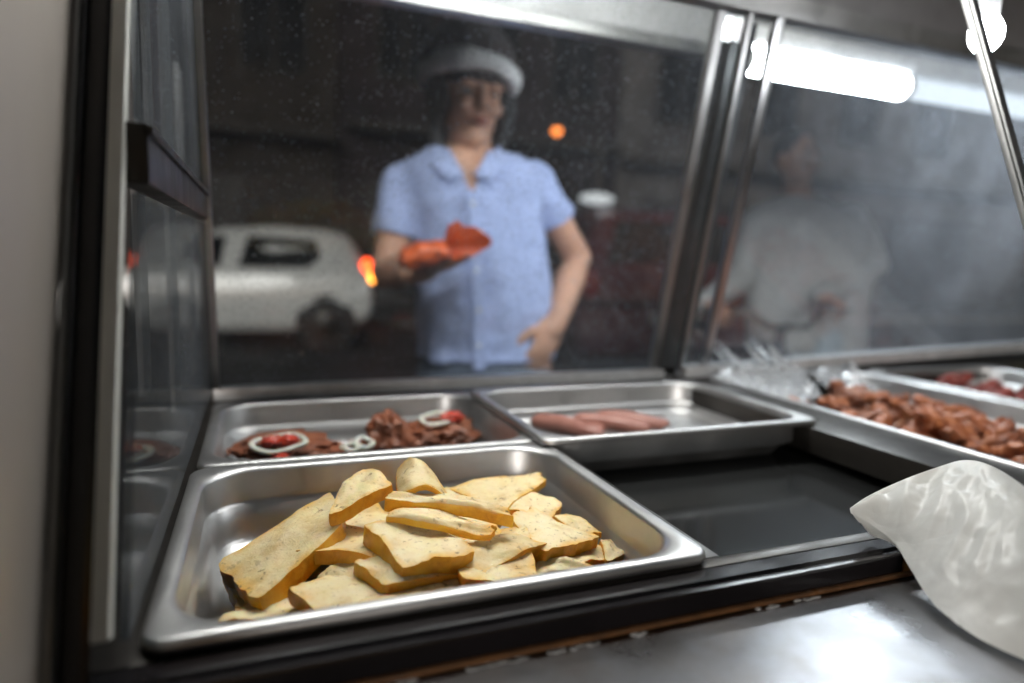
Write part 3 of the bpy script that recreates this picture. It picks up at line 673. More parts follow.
def hand_(bm, wrist, d, palm_n, side, curl=.5, s=1.0, spread=.12, thumb_in=.6):
    """palm and five fingers; d = direction of the fingers, palm_n = way the palm faces, side = where the thumb lies"""
    d = Vector(d).normalized(); n = Vector(palm_n); n = (n-d*n.dot(d)).normalized(); t = d.cross(n)
    if t.dot(Vector(side)) < 0: t = -t
    w = Vector(wrist); rot = Matrix((t, d, n)).transposed()
    pc = w+d*.048*s; ell(bm, pc, (.041*s, .053*s, .0155*s), 16, rot); ell(bm, w+d*.03*s+t*.022*s+n*.006*s, (.020*s, .034*s, .016*s), 12, rot)
    limb(bm, [w-d*.02, w+d*.02*s], [.027*s, .028*s], 12)
    for k, (off, L_, r) in enumerate(((.027, .072, .0088), (.009, .080, .0090), (-.009, .074, .0086), (-.026, .058, .0076))):
        p = w+d*.092*s+t*off*s; a = spread*(1-k*.66)*.6; dd = (d+t*a).normalized(); pts = [p-d*.03*s]; ang = 0
        for j, q in enumerate((.45, .32, .25)):
            pts.append(p.copy()); ang += curl*(.75 if j == 0 else 1.0); dv = dd*math.cos(ang)+n*math.sin(ang); p = p+dv*L_*q*s
        pts.append(p); limb(bm, pts, [r*s*1.02, r*s*1.04, r*s, r*s*.93, r*s*.8], 10)
    p = w+d*.028*s+t*.026*s; dv = (d*.75+t*.75+n*.35*thumb_in).normalized(); dv2 = (d*1.0+t*.25+n*.6*thumb_in).normalized()
    p2 = p+dv*.038*s; p3 = p2+dv2*.030*s; p4 = p3+(dv2*.9+n*.2).normalized()*.022*s
    limb(bm, [p, p2, p3, p4], [.0125*s, .0115*s, .0105*s, .0085*s], 10)
def head_(bm, c, yaw, s=1., roll=0):
    rot = Matrix.Rotation(yaw, 3, 'Z') @ Matrix.Rotation(roll, 3, 'Y'); c = Vector(c)
    def E_(p, r, seg=18): ell(bm, c+rot @ (Vector(p)*s), [v*s for v in r], seg, rot)
    E_((0, .012, .028), (.076, .092, .092)); E_((0, -.012, -.030), (.060, .072, .080)); E_((0, -.045, -.083), (.032, .034, .026)); E_((0, -.02, -.062), (.052, .058, .040))
    E_((0, -.090, -.022), (.013, .020, .013), 12); E_((0, -.088, .000), (.009, .014, .026), 12); E_((.0, -.083, .022), (.010, .010, .012), 10)
    for sx in (-1, 1):
        E_((sx*.034, -.074, -.022), (.022, .018, .020), 12); E_((sx*.033, -.080, .026), (.024, .012, .008), 12)
        E_((sx*.078, .012, -.008), (.009, .019, .032), 12); E_((sx*.011, -.089, -.027), (.008, .010, .008), 10)
    E_((0, -.084, -.055), (.022, .010, .008), 12)
    return rot
def face_parts(t, body, c, rot, s, hairmat, lipmat=None):
    c = Vector(c)
    for sx in (-1, 1):
        bm = bmesh.new(); ell(bm, c+rot @ (Vector((sx*.032, -.0765, .009))*s), (.0115*s, .010*s, .0060*s), 12, rot); e = link('eye', bm, M['eye'], body)
        bm = bmesh.new(); ell(bm, c+rot @ (Vector((sx*.032, -.0865, .009))*s), (.0048*s, .003*s, .0050*s), 10, rot); link('iris', bm, M['iris'], body)
        bm = bmesh.new(); limb(bm, [c+rot @ (Vector((sx*.014, -.092, .030))*s), c+rot @ (Vector((sx*.033, -.092, .036))*s), c+rot @ (Vector((sx*.052, -.080, .030))*s)], [.0024*s, .0030*s, .0018*s], 8); link('eyebrow', bm, hairmat, body)
    bm = bmesh.new()
    ell(bm, c+rot @ (Vector((0, -.0915, -.050))*s), (.021*s, .005*s, .0042*s), 12, rot); ell(bm, c+rot @ (Vector((0, -.0915, -.0585))*s), (.018*s, .0055*s, .0050*s), 12, rot); link('lips', bm, lipmat or M['lips'], body)

def px_torso(rows, Y, ratio, yaw=0, grow=1.0, p=2.4):
    out = []
    for y, xl, xr, dr in rows:
        A = ay(xl, y, Y); B = ay(xr, y, Y); c = (A+B)/2; hw = (B.x-A.x)/2*grow
        out.append(ring((c.x, c.y, c.z), hw, dr*grow, yaw, 24, p))
    return out
# --- the man in the blue shirt
Y1 = 1.24
foot = ay(485, 400, Y1)
man = thing('person', 'man in a light blue shirt and a white banded hat, holding an orange packet', 'person', (foot.x, Y1, GZ))
hc = ay(469, 104, Y1-.02)
shL = ay(403, 184, Y1+.01); shR = ay(534, 181, Y1+.01)
elL = ay(388, 272, Y1-.02); wrL = ay(418, 271, Y1-.19)
elR = ay(577, 258, Y1+.06); wrR = ay(556, 322, Y1-.10)
hipL = Vector((foot.x-.085, Y1+.01, .82)); hipR = Vector((foot.x+.085, Y1+.01, .82))
knL = Vector((foot.x-.10, Y1-.01, .40)); knR = Vector((foot.x+.12, Y1-.02, .40)); anL = Vector((foot.x-.11, Y1+.04, GZ+.08)); anR = Vector((foot.x+.15, Y1+.03, GZ+.08))
TR = [(148, 448, 490, .055), (155, 428, 512, .070), (163, 408, 530, .082), (176, 398, 540, .092), (196, 399, 538, .100), (225, 408, 536, .112), (262, 416, 540, .115), (300, 420, 545, .115), (345, 420, 550, .115), (385, 420, 553, .115)]
bm = bmesh.new(); loft(bm, px_torso(TR, Y1, 0, 0, .93)[::-1])
limb(bm, [ay(468, 168, Y1+.01), ay(469, 128, Y1-.005)], [.060, .053]); rot = head_(bm, hc, R(3), 1.0, R(2))
limb(bm, [shL, shL.lerp(elL, .5), elL, elL.lerp(wrL, .35), wrL], [.040, .041, .040, .040, .027]); limb(bm, [shR, shR.lerp(elR, .5), elR, elR.lerp(wrR, .35), wrR], [.040, .041, .040, .041, .028])
hand_(bm, wrL, Vector((.85, -.45, .28)), Vector((.15, -.2, 1)), Vector((-.1, -.7, .5)), .42)
hand_(bm, wrR, Vector((-.45, -.12, -.8)), Vector((-.3, .9, 0)), Vector((-.8, 0, .4)), .55)
for h, k, a in ((hipL, knL, anL), (hipR, knR, anR)): limb(bm, [h, h.lerp(k, .5), k, k.lerp(a, .4), a], [.085, .072, .054, .054, .038])
b2 = remeshed(bm, .0048, 3); body = link('body', b2, M['skin'], man)
face_parts(man, body, hc, rot, 1.0, M['hair'])
# shirt
bm = bmesh.new(); S = list(TR[:-1])+[(357, 418, 548, .122)]
loft(bm, px_torso(S[1:], Y1, 0, 0, 1.05)[::-1])
sl = shL.lerp(elL, .62); sr_ = shR.lerp(elR, .50)
limb(bm, [shL, shL.lerp(sl, .5)], [.060, .059]); tube(bm, [shL, shL.lerp(sl, .5), sl], [.060, .059, .058], 18)
limb(bm, [shR, shR.lerp(sr_, .5)], [.060, .059]); tube(bm, [shR, shR.lerp(sr_, .5), sr_], [.060, .059, .058], 18)
b2 = remeshed(bm, .006, 4)
for v in b2.verts:
    q = v.co; n = mn.noise(Vector((q.x*13+q.z*3, q.y*11, q.z*4)))*.012-abs(mn.noise(Vector((q.x*9-q.z*8, q.y*9, q.z*9+q.x*5))))*.012+mn.noise(Vector((q.x*24+q.z*9, q.y*20, q.z*16)))*.004; v.co += v.normal*n if v.normal.length else Vector()
nk = [ay(455, 150, Y1-.09), ay(486, 150, Y1-.09), ay(471, 192, Y1-.1)]      # open collar: a V cut into the front
def in_v(q):
    if q.y > Y1-.02 or q.z < nk[2].z: return False
    f = (q.z-nk[2].z)/(nk[0].z-nk[2].z); return nk[2].x+(nk[0].x-nk[2].x)*f < q.x < nk[2].x+(nk[1].x-nk[2].x)*f
bmesh.ops.delete(b2, geom=[v for v in b2.verts if in_v(v.co)], context='VERTS')
shirt = link('shirt', b2, M['shirt'], man)
fr = Y1-.128
bm = bmesh.new(); pl = [ay(x, y, Y1-d) for x, y, d in ((471, 194, .108), (472, 204, .112), (474, 230, .122), (476, 270, .125), (478, 310, .126), (478, 345, .128), (479, 370, .134))]
pp = smooth_path(pl, 4)
for A, B in zip(pp, pp[1:]): beam(bm, A+Vector((0, -.002, 0)), B+Vector((0, -.002, 0)), .026, .006, Vector((0, 1, 0)), 0)
pk = link('placket', bm, M['shirt'], man)
for q in pl[1:6]:
    bm = bmesh.new(); tube(bm, [q+Vector((0, -.004, 0)), q+Vector((0, -.0075, 0))], .0055, 10); link('button', bm, M['button'], pk)
def collar(pts, mat):
    bm = bmesh.new(); V = [ay(*p) for p in pts]; prism(bm, V, (0, .008, 0)); return link('collar', bm, mat, man, False)
collar([(436, 144, Y1-.045), (452, 155, Y1-.098), (464, 172, Y1-.118), (450, 180, Y1-.122), (431, 164, Y1-.095)], M['shirt'])
collar([(500, 146, Y1-.045), (487, 155, Y1-.098), (475, 174, Y1-.118), (490, 182, Y1-.122), (510, 163, Y1-.095)], M['shirt'])
# jeans, belt, shoes
bm = bmesh.new()
loft(bm, [ring((foot.x, Y1, z), w, d, 0, 24) for z, w, d in ((.70, .175, .125), (.78, .178, .13), (.86, .158, .108))])
for h, k, a in ((hipL, knL, anL), (hipR, knR, anR)): limb(bm, [h+Vector((0, 0, -.02)), h.lerp(k, .5), k, k.lerp(a, .5), a+Vector((0, 0, -.02))], [.098, .086, .068, .062, .058])
link('jeans', remeshed(bm, .008, 4), M['jeans'], man)
for a, sx in ((anL, -1), (anR, 1)):
    bm = bmesh.new(); ell(bm, a+Vector((sx*.01, -.06, -.045)), (.045, .135, .036), 16); ell(bm, a+Vector((0, .0, -.02)), (.046, .06, .058), 14); b2 = remeshed(bm, .006, 2)
    link('shoe', b2, M['shoe'], man)
# hat
bm = bmesh.new(); Rh = Matrix.Rotation(R(6), 3, 'Z')@Matrix.Rotation(R(6), 3, 'Y')
ell(bm, hc+Rh @ Vector((-.006, .020, .090)), (.112, .118, .110), 24, Rh); b2 = remeshed(bm, .008, 2)
for v in b2.verts: v.co += v.normal*mn.noise(v.co*16)*.008
bmesh.ops.bisect_plane(b2, geom=b2.verts[:]+b2.edges[:]+b2.faces[:], plane_co=hc+Vector((0, 0, .030)), plane_no=Rh @ Vector((0, .12, -1)), clear_outer=True)
hat = link('hat', b2, M['hat'], man)
bm = bmesh.new(); pts = []
for k in range(40):
    t = 2*math.pi*k/40; pts.append(hc+Rh @ Vector((.104*math.cos(t)-.003, .112*math.sin(t)+.013, .058+.016*max(0, -math.sin(t)))))
tube(bm, pts, [.0185+.006*mn.noise(p*22) for p in pts], 12, closed=True, flat=1.35); link('hat_band', bm, M['fur'], hat)
for sx, pts in ((-1, [(-.084, .012, .05), (-.086, .004, .00), (-.080, -.004, -.05), (-.074, -.008, -.105)]), (1, [(.092, .005, .05), (.096, -.008, .0), (.090, -.015, -.05), (.084, -.015, -.10)])):
    bm = bmesh.new(); V = smooth_path([hc+Rh @ Vector(q) for q in pts], 5); n = len(V); tube(bm, V, [(.030-.012*i/n)*(1+.2*mn.noise(p*30)) for i, p in enumerate(V)], 12, flat=.8); ell(bm, V[-1], (.018,)*3, 10)
    link('ear_flap', bm, M['flap'], hat)
bm = bmesh.new(); ell(bm, hc+rot @ Vector((0, .060, .0)), (.078, .058, .085), 18, rot); ell(bm, hc+rot @ Vector((-.012, -.066, .052)), (.056, .022, .020), 14, rot)
for sx in (-1, 1): ell(bm, hc+rot @ Vector((sx*.072, -.012, -.004)), (.014, .036, .062), 14, rot)
b2 = remeshed(bm, .005, 2)
for v in b2.verts: v.co += v.normal*mn.noise(Vector((v.co.x*60, v.co.y*60, v.co.z*18)))*.005
link('hair', b2, M['hair'], body)
# the packet in his hand
pc0 = ay(398, 261, Y1-.29); pc1 = ay(448, 249, Y1-.31); pc2 = ay(474, 245, Y1-.33)
pk_ = thing('snack_packet', 'orange plastic packet with a crumpled open end in the hand of the man in blue', 'packet', pc0)
bm = bmesh.new(); d = (pc1-pc0); V = [pc0, pc0.lerp(pc1, .12), pc0.lerp(pc1, .5), pc0.lerp(pc1, .85), pc1]
tube(bm, V, [.012, .030, .034, .030, .020], 18, flat=.72); b2 = remeshed(bm, .004, 1)
for v in b2.verts: v.co += v.normal*mn.noise(v.co*45)*.006
link('packet_body', b2, M['orange'], pk_)
bm = bmesh.new(); c0 = bm.verts.new(pc1-Vector((.015, 0, 0))); ringv = []
for k in range(22):
    t = 2*math.pi*k/22; rr = .036+.014*mn.noise(Vector((k*1.7, 2, 4)))+.008*(k % 2)
    ringv.append(bm.verts.new(pc2+Vector((-.02+.022*math.cos(t*2)+.035*math.cos(t), -.006*math.sin(3*t), rr*math.sin(t)*.85+.006))))
for k in range(22): bm.faces.new((c0, ringv[k], ringv[(k+1) % 22]))
bmesh.ops.solidify(bm, geom=bm.faces[:], thickness=.003); link('torn_end', bm, M['orange'], pk_, False)

# --- the cyclist
Y2 = 1.95
f2 = ay(803, 380, Y2)
m2 = thing('person', 'man in a grey sweatshirt and pale jeans astride a bicycle behind the dusty glass', 'person', (f2.x, Y2, GZ))
hc2 = ay(796, 160, Y2-.03)
T2 = [(198, 780, 818, .06), (208, 762, 838, .085), (220, 748, 856, .105), (245, 746, 864, .12), (280, 752, 862, .125), (320, 754, 858, .125), (350, 756, 856, .125)]
aL = ay(756, 222, Y2); aR = ay(854, 218, Y2); eL = ay(742, 276, Y2-.04); eR = ay(876, 266, Y2-.02)
HB = ay(788, 322, 1.62)          # middle of the handlebar
gL = HB+Vector((-.27, .05, .035)); gR = HB+Vector((.30, .06, .06))
wL = gL+Vector((-.01, .085, .03)); wR = gR+Vector((.01, .085, .03))
bm = bmesh.new(); loft(bm, px_torso(T2, Y2, 0, 0, .9)[::-1]); limb(bm, [ay(799, 205, Y2), ay(797, 178, Y2-.01)], [.062, .056]); rot2 = head_(bm, hc2, R(8), 1.0)
limb(bm, [aL, eL, wL], [.05, .042, .028]); limb(bm, [aR, eR, wR], [.05, .042, .028])
hand_(bm, wL, Vector((.0, -1, -.25)), Vector((0, -.3, -1)), Vector((1, 0, 0)), .85); hand_(bm, wR, Vector((.0, -1, -.25)), Vector((0, -.3, -1)), Vector((-1, 0, 0)), .85)
legs2 = []
for sx in (-1, 1):
    h = Vector((f2.x+sx*.09, Y2+.02, .80)); k = Vector((f2.x+sx*.17, Y2-.10, .40)); a = Vector((f2.x+sx*.24, Y2+.0, GZ+.08)); legs2.append((h, k, a, sx)); limb(bm, [h, h.lerp(k, .5), k, k.lerp(a, .4), a], [.085, .072, .054, .052, .038])
body2 = link('body', remeshed(bm, .005, 3), M['skin2'], m2); face_parts(m2, body2, hc2, rot2, 1.0, M['hair'])
bm = bmesh.new(); loft(bm, px_torso(T2, Y2, 0, 0, 1.06)[::-1])
limb(bm, [aL+Vector((.02, 0, 0)), aL.lerp(eL, .5), eL, eL.lerp(wL, .5), wL], [.072, .066, .060, .055, .042]); limb(bm, [aR+Vector((-.02, 0, 0)), aR.lerp(eR, .5), eR, eR.lerp(wR, .5), wR], [.072, .066, .060, .055, .042])
b2 = remeshed(bm, .007, 4)
for v in b2.verts: v.co += v.normal*(mn.noise(Vector((v.co.x*9, v.co.y*9, v.co.z*6)))*.010)
link('sweatshirt', b2, M['sweat'], m2)
bm = bmesh.new(); loft(bm, [ring((f2.x, Y2, z), w, d, 0, 24) for z, w, d in ((.66, .185, .135), (.76, .19, .14), (.86, .175, .125))])
for h, k, a, sx in legs2: limb(bm, [h, h.lerp(k, .5), k, k.lerp(a, .5), a+Vector((0, 0, -.02))], [.105, .094, .075, .066, .060])
link('jeans', remeshed(bm, .008, 4), M['jeans2'], m2)
for h, k, a, sx in legs2:
    bm = bmesh.new(); ell(bm, a+Vector((sx*.01, -.06, -.045)), (.045, .135, .036), 16); ell(bm, a+Vector((0, 0, -.02)), (.046, .06, .058), 14); link('shoe', remeshed(bm, .006, 2), M['shoe'], m2)
bm = bmesh.new(); ell(bm, hc2+rot2 @ Vector((0, .022, .040)), (.083, .090, .090), 20, rot2); b2 = remeshed(bm, .006, 2)
bmesh.ops.bisect_plane(b2, geom=b2.verts[:]+b2.edges[:]+b2.faces[:], plane_co=hc2+Vector((0, -.035, .045)), plane_no=rot2 @ Vector((0, -.75, -.55)), clear_outer=True); link('hair', b2, M['hair'], body2)

# bicycle
M['chrome'] = steel_mat('chrome', .8, .12, .05); M['rubber'] = pbr('rubber', (.02, .02, .02), .75); M['frame'] = pbr('dark blue bike paint', (.02, .025, .05), .3)
bk = thing('bicycle', 'bicycle with shiny handlebar held by the man in the grey sweatshirt', 'bicycle', (HB.x, 2.0, GZ))
yf, yr, rw = 1.46, 2.50, .33
head_t = Vector((HB.x, 1.66, .84)); head_b = Vector((HB.x, 1.61, .66)); sadd = Vector((HB.x, 2.20, .80)); bb = Vector((HB.x, 2.06, GZ+.29))
axf = Vector((HB.x, yf, GZ+rw)); axr = Vector((HB.x, yr, GZ+rw))
for axl in (axf, axr):
    bm = bmesh.new(); tube(bm, [axl+Vector((0, (rw-.02)*math.cos(t), (rw-.02)*math.sin(t))) for t in (2*math.pi*k/48 for k in range(48))], .019, 10, closed=True); w_ = link('wheel', bm, M['rubber'], bk)
    bm = bmesh.new(); tube(bm, [axl+Vector((0, (rw-.045)*math.cos(t), (rw-.045)*math.sin(t))) for t in (2*math.pi*k/48 for k in range(48))], .009, 8, closed=True)
    for k in range(28):
        t = 2*math.pi*k/28; tube(bm, [axl+Vector((.02*(1 if k % 2 else -1), .02*math.cos(t+.6), .02*math.sin(t+.6))), axl+Vector((0, (rw-.05)*math.cos(t), (rw-.05)*math.sin(t)))], .001, 5)
    tube(bm, [axl-Vector((.04, 0, 0)), axl+Vector((.04, 0, 0))], .018, 12); link('rim', bm, M['chrome'], w_)
bm = bmesh.new()
for a, b, r in ((head_t, head_b, .019), (head_t-Vector((0, 0, .04)), sadd-Vector((0, .03, .12)), .015), (head_b, bb, .018), (bb, sadd, .015), (bb, axr+Vector((.05, 0, 0)), .009), (bb, axr-Vector((.05, 0, 0)), .009), (sadd-Vector((0, .02, .12)), axr+Vector((.05, 0, 0)), .008), (sadd-Vector((0, .02, .12)), axr-Vector((.05, 0, 0)), .008), (head_b, axf+Vector((.05, 0, 0)), .011), (head_b, axf-Vector((.05, 0, 0)), .011)): tube(bm, [a, b], r, 12)
link('bike_frame', bm, M['frame'], bk)
bm = bmesh.new(); tube(bm, smooth_path([gL+Vector((0, .02, 0)), gL+Vector((.09, -.01, 0)), HB+Vector((-.09, 0, -.015)), HB+Vector((0, 0, -.018)), HB+Vector((.10, 0, -.015)), gR+Vector((-.10, -.01, 0)), gR+Vector((0, .02, 0))], 8), .0125, 12); tube(bm, [HB+Vector((0, 0, -.018)), head_t], .014, 12); hb = link('handlebar', bm, M['chrome'], bk)
for g in (gL, gR):
    bm = bmesh.new(); sx = -1 if g is gL else 1; tube(bm, [g+Vector((-sx*.05, .0, 0)), g+Vector((sx*.06, .022, 0))], .017, 12); link('grip', bm, M['rubber'], hb)
    bm = bmesh.new(); tube(bm, smooth_path([g+Vector((-sx*.085, -.02, .0)), g+Vector((-sx*.05, -.06, -.01)), g+Vector((sx*.03, -.055, -.02))], 5), .0065, 8); link('brake_lever', bm, M['chrome'], hb)
bm = bmesh.new(); ell(bm, sadd+Vector((0, .03, .02)), (.075, .13, .03), 16); ell(bm, sadd+Vector((0, -.09, .02)), (.03, .10, .025), 14); link('saddle', remeshed(bm, .007, 3), M['rubber'], bk)
bm = bmesh.new(); tube(bm, [bb-Vector((.06, 0, 0)), bb+Vector((.06, 0, 0))], .02, 12); tube(bm, [bb+Vector((.06, 0, 0)), bb+Vector((.07, -.12, -.12))], .009, 8); tube(bm, [bb-Vector((.06, 0, 0)), bb+Vector((-.07, .12, .12))], .009, 8); box(bm, bb+Vector((.06, -.15, -.135)), bb+Vector((.16, -.09, -.115)), .004); box(bm, bb+Vector((-.16, .09, .11)), bb+Vector((-.06, .15, .13)), .004); link('crank', bm, M['chrome'], bk)

# ------------------------------------------------------------------ cars
M['carwhite'] = pbr('white car paint', (.64, .66, .66), .25, 0, 3, .06, coat=.6); M['carred'] = pbr('dark red car paint', (.10, .012, .014), .28, 0, 3, .1, coat=.7)
M['carglass'] = pbr('dark car glass', (.008, .009, .010), .07); M['tail'] = pbr('tail lamp', (.5, .02, .01), .2, emit=(1, .07, .01), estr=5); M['amber'] = pbr('lit amber lamp', (.6, .2, .02), .2, emit=(1, .30, .03), estr=7)
M['taildim'] = pbr('unlit tail lamp', (.30, .015, .01), .15, coat=.5); M['roofhighlight'] = pbr('glowing white roof highlight', (.8, .8, .78), .2, emit=(.9, .95, 1), estr=.35); M['lens'] = pbr('clear lamp lens', (.75, .78, .8), .1, .3)
def car(name, label, origin, yaw, mat, prof, wid, wheels, wr, sides, extra=None, rear=None):
    """prof: stations (x, z_low, z_belt, z_top, half width factor of roof); x grows towards the tail"""
    o = Vector(origin); Q = Matrix.Rotation(yaw, 3, 'Z'); t = thing(name, label, 'car', o)
    W = lambda x, y, z: o+Q @ Vector((x, y, z))
    bm = bmesh.new(); rings = []; hw = wid/2
    def half(x, st):
        zl, zb, zt, rf = st; k = rf
        pts = [(hw*.86, zl), (hw*.97, zl+.10), (hw, zl+.30), (hw*.99, zb-.06), (hw*.965, zb)]
        if zt-zb > .08:
            pts += [(hw*(.965+(k-.965)*.5), zb+(zt-zb)*.5), (hw*k, zt-.085), (hw*(k-.06), zt-.03), (hw*(k-.2), zt-.005), (0, zt+.012)]
        else: pts += [(hw*.95, zb+.01), (hw*.93, zb+.02), (hw*.85, zt-.012), (hw*.6, zt), (0, zt+.008)]
        return pts
    for x, *st in prof:
        h = half(x, st); r = [W(x, -y, z) for y, z in h]+[W(x, y, z) for y, z in h[-2::-1]]; rings.append(r)
    loft(bm, rings); bmesh.ops.recalc_face_normals(bm, faces=bm.faces)
    bmesh.ops.bevel(bm, geom=[e for e in bm.edges if e.calc_face_angle(0) > .6], offset=.02, segments=2, affect='EDGES')
    body = link('body', bm, mat, t, True, 35)
    for x in wheels:
        for sy in (-1, 1):
            bm = bmesh.new(); tube(bm, [W(x, sy*(hw*.995+.002), wr+.0), W(x, sy*(hw*.9), wr)], wr+.055, 32); link('wheel_arch', bm, M['rubber'], t)
            bm = bmesh.new(); tube(bm, [W(x, sy*(hw+.02), wr), W(x, sy*(hw+.008), wr), W(x, sy*(hw-.15), wr)], [wr-.02, wr, wr], 32); wl = link('wheel', bm, M['rubber'], t)
            bm = bmesh.new(); tube(bm, [W(x, sy*(hw+.024), wr), W(x, sy*(hw+.006), wr)], [wr*.55, wr*.62], 24)
            for k in range(5):
                a = 2*math.pi*k/5; tube(bm, [W(x, sy*(hw+.028), wr), W(x+wr*.55*math.cos(a), sy*(hw+.026), wr+wr*.55*math.sin(a))], .018, 6)
            link('rim', bm, M['blackmetal'], wl)
    def side_y(z, st0, off=.012):
        zl, zb, zt, k = st0; f = (z-zb)/max(.01, zt-.085-zb); return hw*(.965+(k-.965)*min(1, max(0, f)))+off
    st0 = max((s[1:] for s in prof), key=lambda s: s[2])
    for nm, pts in sides:
        for sy in (-1, 1):
            bm = bmesh.new(); prism(bm, [W(x, sy*side_y(z, st0), z) for x, z in pts], Q @ Vector((0, -sy*.03, 0))); link(nm, bm, M['carglass'], t, False)
    return t, W, body
cW = ay(335, 322, 8.0)
print('car wheel', cW, 'bottom', ay(335, 350, 8.0).z, 'roof', ay(290, 228, 8.3).z, 'rear', ay(370, 300, 8).x)
CO = Vector((cW.x, 8.9, GZ))
t, W, cb = car('parked_car', 'white hatchback with a glowing tail lamp parked across the street', CO, R(-7), M['carwhite'],
    [(-3.05, .34, .60, .64, .8), (-3.0, .26, .72, .78, .8), (-2.6, .22, .84, .90, .8), (-2.15, .2, .90, .97, .8), (-1.65, .2, .93, 1.30, .78), (-1.25, .2, .94, 1.47, .76), (-.6, .2, .95, 1.52, .76), (.0, .22, .97, 1.50, .75), (.25, .26, .98, 1.44, .73), (.40, .30, .98, 1.24, .72), (.52, .36, .92, 1.02, .74), (.55, .42, .80, .86, .74)],
    1.68, (-2.42, .0), .31, [('side_window', [(-1.02, .99), (-.22, 1.0), (-.06, 1.12), (-.12, 1.34), (-.92, 1.37)]), ('side_window', [(-2.05, .98), (-1.22, .99), (-1.16, 1.37), (-1.45, 1.33)])])
bm = bmesh.new(); prism(bm, [W(.47, y, z) for y, z in ((-.60, 1.02), (.60, 1.02), (.55, 1.16), (-.55, 1.16))], (.06, 0, .05)); link('rear_window', bm, M['carglass'], t, False)
for sy, mt in ((-1, 'tail'), (1, 'taildim')):
    bm = bmesh.new(); ell(bm, W(.50, sy*.715, .98), (.075, .055, .15), 16); tl_ = link('tail_lamp', bm, M[mt], t)
bm = bmesh.new(); ell(bm, W(.55, -.725, .90), (.05, .04, .075), 14); link('indicator', bm, M['amber'], tl_ if False else t)
for x in (-.32, -1.52):
    bm = bmesh.new(); tube(bm, [W(x-.09, -.862, .88), W(x, -.885, .885), W(x+.09, -.862, .88)], .014, 8); link('door_handle', bm, M['carwhite'], t)
bm = bmesh.new(); ell(bm, W(-1.75, -.93, .98), (.07, .10, .065), 14); link('side_mirror', bm, M['carwhite'], t)
for sy in (-1, 1):
    bm = bmesh.new(); ell(bm, W(-2.93, sy*.62, .70), (.09, .15, .08), 14); link('headlight', bm, M['lens'], t)
bm = bmesh.new(); box(bm, W(.5, 0, .62)-Vector((.05, .24, .05)), W(.5, 0, .62)+Vector((.075, .24, .05)), .004); link('number_plate', bm, M['white'], t)
# dark red car behind the man
SO = ay(640, 300, 4.7); SO = Vector((SO.x+.35, 5.2, GZ))
t, W, rb = car('parked_car', 'dark red tall car parked right behind the man in blue, painted highlight on its roof', SO, R(78+180), M['carred'],
    [(-3.3, .40, .78, .86, .8), (-3.2, .30, .92, 1.0, .8), (-2.4, .26, 1.02, 1.12, .8), (-1.9, .26, 1.05, 1.45, .78), (-1.5, .26, 1.06, 1.66, .77), (-.6, .26, 1.08, 1.72, .77), (.3, .28, 1.08, 1.70, .77), (.62, .32, 1.08, 1.62, .76), (.72, .36, 1.05, 1.28, .77), (.80, .42, .96, 1.04, .8), (.82, .5, .86, .92, .8)],
    1.78, (-2.5, .0), .34, [('side_window', [(-1.0, 1.12), (.45, 1.13), (.40, 1.50), (-.95, 1.54)]), ('side_window', [(-1.8, 1.11), (-1.12, 1.12), (-1.08, 1.54), (-1.45, 1.48)])])
bm = bmesh.new(); prism(bm, [W(.70, y, z) for y, z in ((-.62, 1.14), (.62, 1.14), (.55, 1.52), (-.55, 1.52))], (W(.73, 0, .03)-W(.68, 0, 0))); link('rear_window', bm, M['carglass'], t, False)
for sy in (-1, 1):
    bm = bmesh.new(); ell(bm, W(.77, sy*.76, 1.0), (.08, .08, .14), 14); link('tail_lamp', bm, M['taildim'], t)
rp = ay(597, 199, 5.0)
bm = bmesh.new(); ell(bm, rp, (.17, .10, .055), 20); link('roof_highlight', bm, M['roofhighlight'], t)  # glowing blob stands in for a bright highlight on the roof
bm = bmesh.new(); box(bm, W(.82, 0, .72)-Vector((.24, .05, .055)), W(.82, 0, .72)+Vector((.24, .04, .055)), .004); link('number_plate', bm, M['white'], t)

# ------------------------------------------------------------------ street, buildings, lamp
def asph(name, a, b, rough, sc_):
    m = pbr(name, a, rough, 0, sc_, .4, .5, sc_*8, .006, col2=b); return m
M['road'] = asph('asphalt', (.045, .045, .047), (.028, .028, .03), .75, 5)
M['pave'] = asph('pavement concrete', (.16, .15, .14), (.10, .095, .09), .8, 3)
bm = bmesh.new(); V = [bm.verts.new(p) for p in ((-120, -60, GZ), (140, -60, GZ), (140, 160, GZ), (-120, 160, GZ))]; bm.faces.new(V); structure(link('road', bm, M['road'], None, False))
bm = bmesh.new(); box(bm, (-60, 10.6, GZ-.02), (70, 14.0, GZ+.13), .01); structure(link('pavement', bm, M['pave'], None, False))
bm = bmesh.new(); box(bm, (-60, 10.45, GZ-.02), (70, 10.595, GZ+.135), .02); structure(link('kerb', bm, M['pave'], None, False))
def brickmat(name, c1, c2, mo, sc_=1.0):
    m, nt, out = nmat(name); p = N(nt, 'ShaderNodeBsdfPrincipled'); nt.links.new(p.outputs[0], out.inputs[0]); tc = N(nt, 'ShaderNodeTexCoord'); mp = N(nt, 'ShaderNodeMapping'); mp.inputs['Rotation'].default_value = (R(90), 0, 0); nt.links.new(tc.outputs['Object'], mp.inputs[0])
    b = N(nt, 'ShaderNodeTexBrick'); b.inputs['Color1'].default_value = (*c1, 1); b.inputs['Color2'].default_value = (*c2, 1); b.inputs['Mortar'].default_value = (*mo, 1); b.inputs['Scale'].default_value = 4*sc_; nt.links.new(mp.outputs[0], b.inputs['Vector'])
    nt.links.new(mixc(nt, .35, b.outputs['Color'], ramp(nt, noise(nt, 1.2, 5), [(.3, .05), (.7, .3)]), 'MIX'), p.inputs['Base Color']); p.inputs['Roughness'].default_value = .85; return m
